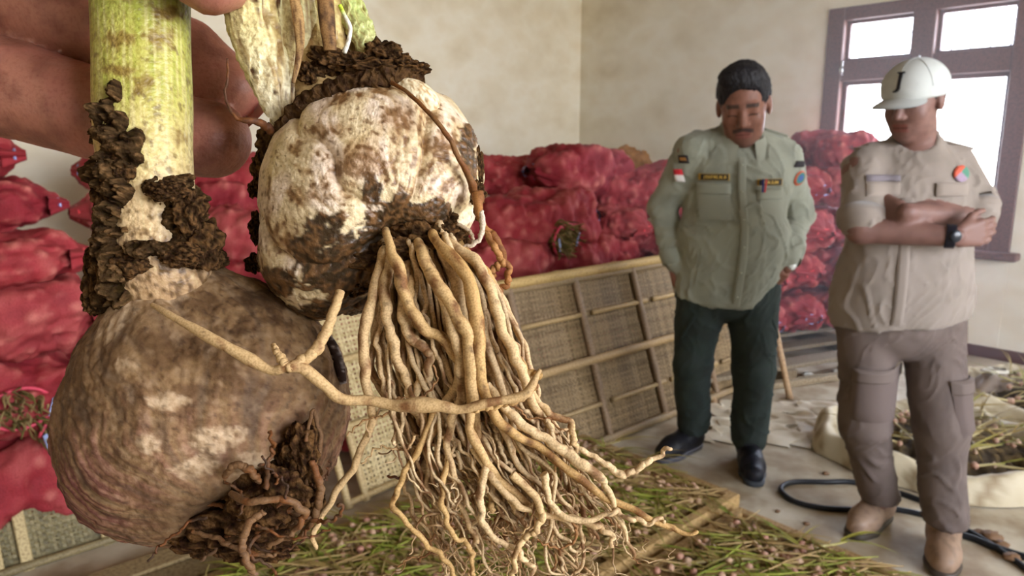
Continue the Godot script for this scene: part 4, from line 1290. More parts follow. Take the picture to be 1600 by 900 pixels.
func build_left_plant() -> void:
	org_d = 0.165
	org = at(325, 640, org_d)
	var o := thing("garlic_plant", "brownish muddy garlic bulb on a thick yellow-green stalk caked with dark mud", "garlic", Transform3D(cam_basis, org))
	var s := org_d / PX
	var ctr := Vector2(325, 640)
	var R := radii([[541, 600], [542, 650], [530, 705], [505, 752], [470, 790], [425, 818], [370, 838], [315, 842], [255, 840], [205, 834], [165, 808], [132, 768], [112, 715], [106, 660], [116, 610], [140, 550], [165, 500], [185, 462], [205, 425], [240, 400], [285, 398], [335, 415], [385, 436], [440, 456], [490, 494], [525, 540]], ctr)
	var plate := Vector3(0.42, -0.70, 0.58).normalized()
	var pu := plate.cross(Vector3(0, 1, 0)).normalized()
	var pv := pu.cross(plate)
	var pale := [[238, 480, 50, 62], [285, 552, 26, 22], [270, 450, 76, 34], [325, 655, 24, 20], [405, 650, 46, 22], [345, 600, 30, 16], [450, 700, 40, 40], [380, 690, 40, 22], [230, 440, 30, 30]]
	var dark := [[440, 470, 70, 34], [500, 520, 40, 50], [170, 520, 40, 50], [535, 560, 14, 40], [480, 760, 50, 40], [380, 505, 60, 24], [190, 430, 24, 30], [520, 690, 26, 60], [300, 430, 80, 14]]
	var g := Geo.new()
	g.grid(400, 270, func(u, t):
		var d := Vector3(sin(PI * t) * cos(TAU * u), cos(PI * t), sin(PI * t) * sin(TAU * u))
		var r := rad_at(R, atan2(d.y, d.x))
		var p := Vector3(d.x * r, d.y * r, d.z * 188.0)
		p.z *= 1.0 - 0.45 * sm(0.35, 1.0, d.y)
		var al := acos(clampf(d.dot(plate), -1.0, 1.0))
		var az := atan2(d.dot(pv), d.dot(pu))
		var wa := az + 0.12 * n1.get_noise_3dv(d * 1.6)
		var px := ctr.x + p.x; var py := ctr.y - p.y
		var big := n2.get_noise_3d(d.x * 3.6 + 8.0, d.y * 3.6, d.z * 3.6)
		var fine := n2.get_noise_3d(d.x * 15.0, d.y * 15.0, d.z * 15.0)
		var streak := n2.get_noise_3d(wa * 8.0, al * 1.4, 9.0)
		var thin := n2.get_noise_3d(wa * 22.0, al * 1.8, 2.0)
		var mott := n2.get_noise_3d(d.x * 8.0 + 3.0, d.y * 8.0, d.z * 8.0)
		var ribs := sm(0.25, 1.2, al) * (1.0 - sm(1.6, 2.3, al))
		var k := 1.0 + 0.014 * n1.get_noise_3dv(d * 2.5) + 0.016 * ribs * streak + 0.006 * ribs * thin + 0.005 * fine + 0.010 * sm(0.0, 0.5, mott) - 0.18 * exp(-al * al / 0.07)
		k -= 0.03 * pow(1.0 - absf(sin(wa * 2.5 + 0.4)), 4.0) * sm(0.2, 0.8, al) * (1.0 - sm(1.7, 2.3, al))
		var base := L(142, 113, 80).lerp(L(104, 78, 52), sm(-0.25, 0.35, big + 0.2 * fine))
		base = base.lerp(L(116, 88, 60), sm(0.0, 0.35, mott) * 0.6).lerp(L(158, 132, 104), sm(0.1, 0.5, -mott) * 0.5)
		base = base.lerp(L(160, 112, 104), ribs * sm(-0.1, 0.35, streak) * 0.6 * sm(0.35, -0.35, d.y))
		base = base.lerp(L(96, 50, 48), ribs * sm(-0.06, 0.22, thin) * sm(0.15, -0.45, d.y) * 0.95)
		base = base.lerp(L(98, 88, 80), sm(0.0, 0.5, -streak) * 0.30)
		base = base.lerp(L(200, 174, 142), sm(0.0, 0.5, blobs(px, py, pale) * 0.8 - 0.22 + 0.5 * fine + 0.5 * big + 0.3 * streak) * (0.8 if d.z > 0 else 0.2))
		base = base.lerp(L(78, 56, 36), sm(-0.05, 0.5, blobs(px, py, dark) * 0.55 - 0.25 + 0.8 * big + 0.35 * fine) * 0.8)
		base = base.lerp(L(70, 50, 36), sm(0.34, 0.46, fine) * 0.5)
		var so := exp(-al * al / 0.16)
		base = base.lerp(L(56, 40, 28), so)
		return [p * k * s, base])
	part("bulb", g.mesh(), M.dirty_bulb, o)
	# stalk
	var spine := spline([l4(218, -70, 0.160, 74), l4(220, 0, 0.160, 72), l4(222, 80, 0.159, 71), l4(224, 160, 0.158, 72), l4(226, 230, 0.157, 70), l4(236, 300, 0.157, 64), l4(242, 360, 0.156, 62), l4(250, 420, 0.158, 74), l4(268, 490, 0.165, 84)], 300)
	var muds := [[165, 170, 16, 26], [168, 210, 20, 30], [190, 240, 34, 34], [175, 290, 34, 50], [166, 350, 30, 50], [168, 410, 34, 50], [172, 460, 30, 30], [262, 292, 40, 20], [290, 330, 38, 44], [300, 385, 44, 34], [232, 388, 40, 14], [190, 190, 14, 16], [215, 215, 12, 16], [182, 145, 10, 16], [320, 405, 26, 20]]
	var stains := [[185, 60, 28, 18], [250, 60, 26, 24], [222, 130, 22, 18], [262, 20, 26, 14], [215, 215, 16, 22], [190, 110, 30, 10], [282, 215, 14, 16], [225, 362, 12, 8], [262, 378, 24, 22], [220, 395, 40, 24]]
	g = Geo.new()
	var inv := 1.0 / s
	g.tube(spine, 200, func(t, a, p):
		var q: Vector3 = cam_basis * p + org - EYE
		q = cam_basis.inverse() * q
		var px: float = 800.0 + PX * q.x / -q.z; var py: float = 450.0 - PX * q.y / -q.z
		var rib := n2.get_noise_3d(cos(a) * 9.0, sin(a) * 9.0, t * 3.0)
		var fine := n2.get_noise_3d(p.x * 420.0, p.y * 300.0, p.z * 420.0)
		var c := L(152, 162, 72).lerp(L(178, 172, 84), sm(0.05, 0.3, t)).lerp(L(204, 186, 120), sm(0.34, 0.52, t)).lerp(L(214, 186, 142), sm(0.5, 0.68, t))
		c = c.lerp(L(144, 156, 52), sm(0.0, 0.4, rib) * (1.0 - sm(0.3, 0.6, t)) * 0.5)
		c = c.lerp(L(226, 214, 170), sm(0.1, 0.4, -rib) * 0.3)
		c = c.lerp(L(126, 96, 44), sm(-0.2, 0.55, blobs(px, py, stains) * 0.6 + fine * 0.7 + rib * 0.3) * 0.8)
		c = c.lerp(L(184, 152, 114).lerp(L(112, 86, 60), sm(-0.15, 0.3, fine + 0.3 * rib)), sm(0.70, 0.84, t + 0.16 * fine + 0.05 * rib))
		return c.lerp(L(104, 80, 36), sm(0.30, 0.42, fine) * 0.6), 0.85)
	part("stalk", g.mesh(), M.bulb, o)
	# the mud that sticks to it: a crust that stands proud of the stalk only where there is mud
	var mg := Geo.new()
	mg.tube(spline(spine, 420), 260, L(60, 45, 30), 0.85)
	for i in mg.v.size():
		var p := mg.v[i]
		var q: Vector3 = cam_basis.inverse() * (cam_basis * p + org - EYE)
		var px: float = 800.0 + PX * q.x / -q.z; var py: float = 450.0 - PX * q.y / -q.z
		var f1 := n2.get_noise_3d(p.x * 170.0, p.y * 170.0, p.z * 170.0)
		var f2 := n2.get_noise_3d(p.x * 420.0 + 3.0, p.y * 420.0, p.z * 420.0)
		var m := blobs(px, py, muds) * 0.9 + 0.7 * f1 + 0.40 * f2
		if p.z < -0.006: m -= 0.3
		var w := sm(-0.02, 0.14, m)
		var ax: Vector4 = spine[clampi(int(i / 261.0 / 1.4), 0, 300)]
		var outw := (p - Vector3(ax.x, ax.y, ax.z)).normalized()
		var f3 := n2.get_noise_3d(p.x * 1100.0, p.y * 1100.0 + 7.0, p.z * 1100.0)
		mg.v[i] = p + outw * w * 0.0005 * f3 + outw * lerpf(-0.0016, 0.0006 + 0.0008 * f2 + 0.0016 * f1 + 0.0022 * sm(0.1, 1.0, m), w)
		mg.c[i] = L(62, 47, 31).lerp(L(108, 82, 54), sm(0.0, 0.45, f2 * 0.6 + f3 * 0.6)).lerp(L(40, 30, 21), sm(0.0, 0.4, -f2))
	part("mud_crust", mg.mesh(), M.soil, o)
	for q in [[152, 440, 0.156, 22, 42, 18], [146, 470, 0.157, 16, 20, 14], [168, 395, 0.153, 26, 44, 18], [172, 330, 0.1515, 22, 40, 14], [312, 380, 0.152, 32, 38, 20], [296, 330, 0.150, 26, 34, 14], [182, 258, 0.149, 28, 32, 12], [330, 405, 0.156, 18, 16, 14], [262, 298, 0.1475, 30, 16, 10], [160, 190, 0.153, 10, 24, 10], [168, 300, 0.153, 22, 34, 14], [200, 415, 0.149, 30, 20, 12], [150, 410, 0.157, 18, 26, 14], [285, 400, 0.149, 34, 18, 12]]:
		clod(o, q[0], q[1], q[2], q[3], q[4], q[5], q[0] * 0.29 + q[1], Color(0, 0, 0), 0.38, "soil_clod", 80)
	# the wet clump of soil and short roots below
	for q in [[380, 812, 0.150, 82, 44, 40], [430, 772, 0.146, 62, 46, 36], [330, 838, 0.153, 56, 30, 30], [462, 735, 0.147, 34, 50, 26], [400, 850, 0.152, 60, 26, 28], [485, 780, 0.151, 22, 36, 20], [470, 700, 0.145, 26, 40, 20]]:
		clod(o, q[0], q[1], q[2], q[3], q[4], q[5], q[0] * 0.41, L(58, 40, 28), 0.42, "soil_clod", 88)
	for i in 20:
		var a := rnd(0, TAU)
		var q := l4(400 + cos(a) * rnd(10, 80), 800 + sin(a) * rnd(8, 56), rnd(0.138, 0.148), rnd(2.5, 4.5))
		var pts := []
		var dirn := rnd(0, TAU)
		for k in 6:
			pts.append(q)
			dirn += rnd(-0.2, 0.9)
			q += Vector4(cos(dirn) * 0.0032, sin(dirn) * 0.0022, rnd(-0.0012, 0.0012), 0)
			q.w *= 0.92
		add_root(o, pts, 40, L(92, 66, 44).lerp(L(56, 38, 26), rng.randf()), 0.35, 7, 1.0)
	for q in [
		[[478, 690, 0.143, 3], [490, 640, 0.146, 3], [500, 700, 0.146, 4], [482, 745, 0.145, 4], [470, 790, 0.146, 3]],
		[[360, 770, 0.140, 5], [390, 785, 0.137, 6], [440, 780, 0.138, 6], [475, 800, 0.140, 6], [455, 835, 0.141, 5], [420, 852, 0.141, 4]],
		[[412, 800, 0.137, 5], [392, 815, 0.136, 6], [378, 845, 0.136, 6], [382, 870, 0.136, 6], [396, 892, 0.137, 5]],
		[[300, 830, 0.146, 3], [340, 842, 0.145, 4], [380, 860, 0.144, 4], [430, 868, 0.144, 3]],
		[[350, 745, 0.140, 5], [366, 728, 0.138, 6], [390, 733, 0.138, 6], [402, 750, 0.139, 5]],
		[[486, 720, 0.143, 5], [500, 760, 0.143, 6], [494, 800, 0.144, 6], [470, 838, 0.145, 4]]]:
		var pts := []
		for k in q: pts.append(l4(k[0], k[1], k[2], k[3]))
		add_root(o, pts, 60, L(116, 86, 58), 0.25, 10, 0.8)
	# torn skin edge at the right shoulder
	var g2 := Geo.new()
	g2.tube(spline([l4(500, 515, 0.163, 6), l4(518, 538, 0.163, 8), l4(530, 570, 0.163, 8), l4(536, 600, 0.163, 6)], 40), 12, func(t, a, p): return L(58, 42, 34).lerp(L(150, 140, 140), sm(0.1, 0.4, n2.get_noise_3dv(p * 500.0))), 0.5)
	part("torn_skin", g2.mesh(), M.dirty_bulb, o)
	# the long straw root that lies across this bulb and runs over to the other plant's bundle
	var straw := L(194, 162, 116)
	for q in [
		[[238, 476, 0.1345, 4], [265, 492, 0.132, 6], [310, 518, 0.130, 8], [352, 542, 0.129, 9], [392, 563, 0.129, 10], [425, 578, 0.129, 8], [450, 574, 0.129, 9], [478, 578, 0.130, 9], [505, 600, 0.131, 9], [535, 622, 0.132, 8], [575, 627, 0.133, 8], [615, 632, 0.133, 9], [650, 632, 0.133, 12], [690, 636, 0.133, 10], [712, 640, 0.133, 7], [756, 632, 0.133, 7], [802, 622, 0.134, 7], [832, 604, 0.134, 7], [846, 580, 0.135, 3]],
		[[532, 455, 0.137, 7], [518, 495, 0.134, 8], [498, 540, 0.132, 9], [470, 566, 0.130, 9], [448, 574, 0.129, 8]],
		[[448, 576, 0.129, 8], [440, 562, 0.129, 7], [428, 540, 0.130, 4]]]:
		var pts := []
		for k in q: pts.append(l4(k[0], k[1], k[2], k[3]))
		add_root(o, pts, 24 + q.size() * 9, straw, 0.0, 14, 0.6)

# ------------------------------------------------------------------ the hand that holds them
func build_hand() -> void:
	var D := 0.178
	org_d = D
	org = at(150, 180, D)
	var o := thing("hand", "bare brown hand with two curled fingers behind the garlic stalks at the upper left", "hand", Transform3D(cam_basis, org))
	var P := func(px, py, d): return lp(px, py, d)
	var R := func(r): return r * D / PX
	var prims := []
	var chain := func(pts: Array):
		for i in pts.size() - 1:
			var a: Array = pts[i]; var b: Array = pts[i + 1]
			prims.append(cap(lp(a[0], a[1], a[2]), lp(b[0], b[1], b[2]), a[3] * D / PX, b[3] * D / PX, 0.0009))
	# middle finger: the lower one
	chain.call([[-330, 60, 0.184, 90], [-110, 108, 0.182, 84], [20, 140, 0.181, 77], [150, 178, 0.181, 72], [255, 208, 0.182, 67], [331, 218, 0.183, 61]])
	# index finger: above it
	chain.call([[-300, -120, 0.187, 86], [-80, -46, 0.187, 88], [60, 2, 0.187, 82], [180, 48, 0.188, 70], [290, 88, 0.190, 62], [356, 140, 0.191, 54]])
	var fingers := prims.duplicate()
	prims = [] ; 
	var rest := []
	# ring and little finger lie behind, folded; thumb comes over in front above the frame
	var chain2 := func(pts: Array):
		for i in pts.size() - 1:
			var a: Array = pts[i]; var b: Array = pts[i + 1]
			rest.append(cap(lp(a[0], a[1], a[2]), lp(b[0], b[1], b[2]), a[3] * D / PX, b[3] * D / PX, 0.003))
	chain2.call([[-340, 190, 0.188, 84], [-190, 250, 0.200, 76], [-130, 250, 0.215, 70]])
	chain2.call([[-380, 310, 0.190, 76], [-260, 370, 0.203, 66], [-210, 360, 0.216, 60]])
	chain2.call([[-420, -240, 0.176, 110], [-120, -300, 0.160, 92], [120, -210, 0.148, 80], [250, -130, 0.148, 70], [328, -46, 0.151, 58]])
	chain2.call([[-360, -60, 0.187, 120], [-560, 40, 0.189, 150], [-720, 120, 0.190, 140]])
	chain2.call([[-340, 120, 0.188, 110], [-540, 140, 0.190, 150], [-720, 120, 0.190, 140]])
	chain2.call([[-380, 280, 0.190, 95], [-560, 240, 0.191, 130], [-720, 120, 0.190, 140]])
	chain2.call([[-420, -200, 0.180, 110], [-600, 60, 0.188, 140]])
	var col := func(p: Vector3):
		var k := n2.get_noise_3dv(p * 120.0)
		return L(166, 114, 94).lerp(L(138, 90, 74), sm(-0.2, 0.4, k)).lerp(L(186, 124, 108), sm(0.1, 0.6, n1.get_noise_3dv(p * 60.0)) * 0.6)
	var wr := [[-40, 0.9], [-18, 0.7], [8, 0.9], [160, 0.6]]
	var disp := func(p: Vector3, n: Vector3):
		var x := p.x * PX / D + 150.0
		var w := 0.0
		for q in wr: w += q[1] * exp(-pow((x - q[0] + 14.0 * n1.get_noise_2d(p.y * 300.0, q[0])) / 4.0, 2.0))
		return p - n * (w * 0.00030) + n * 0.00012 * n2.get_noise_3dv(p * 500.0)
	var g := Geo.new()
	sdf(g, fingers, 0.00115, col, disp)
	sdf(g, rest, 0.003, col)
	# wrist and forearm, running back past the lens to the photographer
	g.tube(spline([l4(-640, 120, 0.190, 140), l4(-800, 130, 0.188, 170), l4(-1100, 170, 0.170, 230), l4(-1500, 240, 0.14, 330), l4(-2400, 500, 0.10, 560)], 40), 24, func(_t, _a, p): return col.call(p))
	part("skin", g.mesh(), M.near_skin, o)
	# nails lie on the far side of the tips and show edge-on
	for q in [[368, 216, 0.1862, 0.50, 33.0, -0.12], [398, 172, 0.1905, 0.6, 26.0, -0.75]]:
		var ng := Geo.new()
		var c := lp(q[0], q[1], q[2])
		var bs := Basis(Vector3.BACK, q[5]) * Basis(Vector3.UP, q[3] + 0.35)
		ng.grid(16, 14, func(u, t):
			var a: float = (u - 0.5) * 1.9
			var y: float = (t - 0.5) * 2.0
			var r: float = q[4] * D / PX
			return [c + bs * Vector3(r * (0.62 * cos(a) * sqrt(1.0 - 0.35 * y * y) - 0.25), y * r * 1.15, sin(a) * r * 0.9), L(214, 172, 160)], false)
		part("nail", ng.mesh(), M.nail, o)

# ------------------------------------------------------------------ people
func head_prims(c: Vector3, b: Basis, s: float) -> Array:
	var T := func(x, y, z): return c + b * (Vector3(x, y, z) * s)
	var E := func(x, y, z, rx, ry, rz, k): return ell(c + b * (Vector3(x, y, z) * s), Vector3(rx, ry, rz) * s, k * s, b)
	var q := [
		E.call(0, 0.035, -0.014, 0.077, 0.094, 0.097, 0.02), E.call(0, -0.03, 0.028, 0.063, 0.086, 0.062, 0.03),
		E.call(0, -0.074, 0.022, 0.055, 0.042, 0.056, 0.03), E.call(0, -0.100, 0.060, 0.024, 0.018, 0.020, 0.025),
		E.call(0.036, -0.03, 0.054, 0.026, 0.028, 0.024, 0.02), E.call(-0.036, -0.03, 0.054, 0.026, 0.028, 0.024, 0.02),
		cap(T.call(-0.034, 0.020, 0.076), T.call(0.034, 0.020, 0.076), 0.012 * s, 0.012 * s, 0.014 * s),
		E.call(0.031, 0.001, 0.074, 0.015, 0.0115, 0.013, 0.006), E.call(-0.031, 0.001, 0.074, 0.015, 0.0115, 0.013, 0.006),
		cap(T.call(0, 0.014, 0.084), T.call(0, -0.030, 0.104), 0.0085 * s, 0.0125 * s, 0.012 * s),
		E.call(0.013, -0.034, 0.094, 0.009, 0.008, 0.010, 0.006), E.call(-0.013, -0.034, 0.094, 0.009, 0.008, 0.010, 0.006),
		cap(T.call(-0.020, -0.062, 0.078), T.call(0.020, -0.062, 0.078), 0.0065 * s, 0.0065 * s, 0.008 * s),
		cap(T.call(-0.016, -0.073, 0.076), T.call(0.016, -0.073, 0.076), 0.008 * s, 0.008 * s, 0.007 * s),
		E.call(0.079, -0.004, -0.012, 0.010, 0.031, 0.019, 0.008), E.call(-0.079, -0.004, -0.012, 0.010, 0.031, 0.019, 0.008),
	]
	return q

func head_color(c: Vector3, b: Basis, s: float, skin: Color, moustache: bool):
	var inv := b.inverse()
	return func(p: Vector3):
		var l: Vector3 = inv * (p - c) / s
		var k := skin.lerp(skin * 0.82, sm(-0.2, 0.5, n2.get_noise_3dv(p * 40.0)))
		var ax := absf(l.x)
		if l.z > 0.05:
			var brow := 1.0 - sm(0.0045, 0.008, absf(l.y - 0.025 + 0.12 * maxf(ax - 0.03, 0.0))) 
			if ax > 0.010 and ax < 0.050: k = k.lerp(L(38, 30, 28), brow * 0.85)
			var ex := (ax - 0.031) / 0.015
			var lid := 1.0 - sm(0.0012, 0.0032, absf(l.y + 0.004 + 0.003 * ex * ex))
			if absf(ex) < 1.0: k = k.lerp(L(34, 26, 24), lid * 0.9)
			if l.y < -0.0555 and l.y > -0.082 and ax < 0.024: k = k.lerp(L(132, 74, 68), 0.65)
			if absf(l.y + 0.0675) < 0.0016 and ax < 0.023: k = k.lerp(L(60, 30, 28), 0.8)
			if moustache:
				var m := sm(0.0, 0.006, 0.0100 - absf(l.y + 0.050 + ax * 0.25)) * sm(0.036, 0.030, ax)
				k = k.lerp(L(40, 32, 32), m * 0.85)
				var st := sm(-0.06, -0.10, l.y) * sm(0.052, 0.03, ax)
				k = k.lerp(L(86, 66, 58), st * 0.5)
		return k

# a flap of cloth laid on a field: it follows the surface under it, seen along dirn
func patch(parent: Node3D, called: String, prims: Array, c: Vector3, right: Vector3, up: Vector3, w: float, h: float, dirn: Vector3, off: float, mt: Material, col, label := "", nu := 10, nv := 8, round_it := false) -> MeshInstance3D:
	var g := Geo.new()
	var hits := {}
	var hit := func(u: float, v: float):
		var x := (u - 0.5) * w; var y := (0.5 - v) * h
		if round_it:
			var sq := Vector2(u * 2 - 1, v * 2 - 1)
			var m := maxf(absf(sq.x), absf(sq.y))
			if sq.length() > 1e-5: sq *= m / sq.length()
			x = sq.x * w * 0.5; y = -sq.y * h * 0.5
		var p: Vector3 = c + right * x + up * y - dirn * 0.4
		var best := p
		var least := 1e3
		for i in 60:
			var d := field_at(prims, p)
			if d < least:
				least = d; best = p
			if d < 0.0006: break
			p += dirn * clampf(d * 0.8, 0.0008, 0.05)
		return best
	var n := -dirn
	g.grid(nu, nv, func(u, v):
		var edge := minf(minf(u, 1 - u) * nu, minf(v, 1 - v) * nv)
		return [(hit.call(u, v) as Vector3) + n * (off if edge > 0.5 else off * 0.15), col if col is Color else col.call(u, v)], false)
	var o := part(called, g.mesh(), mt, parent)
	if label: o.set_meta("label", label)
	return o

func folds(amp: float, seed: float, sy := 3.0, sx := 9.0):      # cloth creases: a few long sharp ridges over broad soft swells
	return func(p: Vector3, n: Vector3):
		var wx := 0.06 * n1.get_noise_3d(p.x * 5.0, p.y * 5.0 + seed, p.z * 5.0)
		var broad := n1.get_noise_3d(p.x * sx * 0.6 + seed, p.y * sy * 0.8, p.z * sx * 0.6)
		var w := n1.get_noise_3d((p.x + wx) * sx * 0.9 - seed, (p.y + wx) * sy * 2.2 + p.x * 5.0, p.z * sx * 0.9)
		var mask := sm(-0.1, 0.35, n1.get_noise_3d(p.x * 3.5 + seed * 2.0, p.y * 4.5, p.z * 3.5))
		var crease := exp(-w * w / 0.012) * mask
		var w2 := n1.get_noise_3d((p.x - wx) * 15.0 + seed, (p.y + wx) * 10.0 - p.x * 12.0, p.z * 12.0)
		return p + n * amp * (1.1 * broad + 1.0 * crease + 0.5 * exp(-w2 * w2 / 0.02) * (1.0 - mask) - 0.5)

func shoe(parent: Node3D, heel: Vector3, toe: Vector3, ankle: Vector3, tall: float, upper: Color, sole: Color, called := "shoe") -> void:
	var d := (toe - heel).normalized()
	var ball := heel.lerp(toe, 0.66)
	var u := Vector3.UP
	var prims := [
		cap(heel + u * 0.055 + d * 0.04, ball + u * 0.046, 0.045, 0.049, 0.03), cap(ball + u * 0.046, toe + u * 0.042 - d * 0.042, 0.049, 0.040, 0.03),
		cap(heel + u * 0.06 + d * 0.05, ankle + u * (tall - ankle.y), 0.047, 0.050, 0.03), cap(heel + u * 0.07 + d * 0.06, ball + u * 0.055 - d * 0.01, 0.045, 0.036, 0.03),
		cut(u * 0.020, -u), cut(u * tall, u)]
	var g := Geo.new()
	sdf(g, prims, 0.007, func(p): return upper.lerp(upper * 0.75, sm(-0.1, 0.4, n2.get_noise_3dv(p * 30.0))), folds(0.0016, heel.x * 9.0, 14.0, 14.0))
	var o := part(called, g.mesh(), M.shoe, parent)
	g = Geo.new()
	sdf(g, [cap(heel + u * 0.02 + d * 0.045, ball + u * 0.02, 0.048, 0.053, 0.02), cap(ball + u * 0.02, toe + u * 0.02 - d * 0.042, 0.053, 0.044, 0.02), cut(Vector3.ZERO, -u), cut(u * 0.026, u)], 0.006, sole)
	part("sole", g.mesh(), M.shoe, o)
	g = Geo.new()
	var side := d.cross(u)
	for k in 4:
		var c := heel.lerp(toe, 0.42 + 0.08 * k) + u * (0.112 - 0.013 * k)
		g.tube(spline([Vector4(c.x - side.x * 0.028, c.y - 0.010, c.z - side.z * 0.028, 0.003), Vector4(c.x, c.y + 0.002, c.z, 0.003), Vector4(c.x + side.x * 0.028, c.y - 0.010, c.z + side.z * 0.028, 0.003)], 6), 5, upper * 1.3)
	part("laces", g.mesh(), M.thread, o)

func hand_prims(w: Vector3, dirn: Vector3, back: Vector3, thumb: Vector3, curl: float) -> Array:   # wrist, pointing, back-of-hand normal, thumb side
	var q := []
	var k := 0.006
	for i in 4:
		var x: float = [0.030, 0.010, -0.010, -0.029][i]
		var ln: float = [0.92, 1.0, 0.95, 0.76][i]
		var base := w + dirn * (0.085 if i < 3 else 0.078) + thumb * x
		q.append(cap(w + dirn * 0.015 + thumb * x * 0.6, base, 0.017, 0.0125, 0.012))
		var a := base
		var d := dirn
		for s in 3:
			d = (d - back * curl * (0.5 + 0.4 * s)).normalized()
			var b: Vector3 = a + d * ([0.040, 0.026, 0.020][s] * ln)
			q.append(cap(a, b, 0.0098 - 0.0009 * s, 0.0091 - 0.0009 * s, k))
			a = b
	var t0 := w + dirn * 0.025 + thumb * 0.022
	var t1 := w + dirn * 0.062 + thumb * 0.050 - back * 0.012
	var t2 := t1 + (dirn * 0.9 + thumb * 0.25 - back * 0.3).normalized() * 0.032
	q.append(cap(t0, t1, 0.016, 0.0115, 0.01)); q.append(cap(t1, t2, 0.0108, 0.0095, k)); q.append(cap(t2, t2 + dirn * 0.022 - back * 0.008, 0.0095, 0.008, k))
	return q

func collar(parent: Node3D, c: Vector3, r: Vector3, col: Color, open_a: float, tilt: Basis) -> void:
	for s in [-1.0, 1.0]:
		var g := Geo.new()
		g.grid(18, 5, func(u, v):
			var a: float = lerpf(-PI / 2, PI / 2 - open_a, u)       # from the nape round to the front
			var out: float = 1.0 + 0.30 * v + 0.10 * v * u
			var y: float = lerpf(0.030, -0.020 - 0.030 * sm(0.75, 1.0, u), v) - 0.028 * u
			return [c + tilt * Vector3(s * cos(a) * r.x * out, y, sin(a) * r.z * out), col], false)
		var h := Geo.new()
		for k in [0.0, 0.004]: h.merge(g, Transform3D(Basis(), Vector3(0, k, 0)))
		part("collar", h.mesh(), M.shirt, parent)

func text_on(parent: Node3D, words: String, t: Transform3D, size: float, mt: Material, called := "lettering", font := "Droid Sans", depth := 0.0012) -> void:
	var tm := TextMesh.new()
	var f := SystemFont.new()
	f.font_names = PackedStringArray([font])
	f.font_weight = 700
	tm.font = f
	tm.text = words
	tm.font_size = 32
	tm.pixel_size = size / 32.0
	tm.depth = depth
	part(called, tm, mt, parent, t)

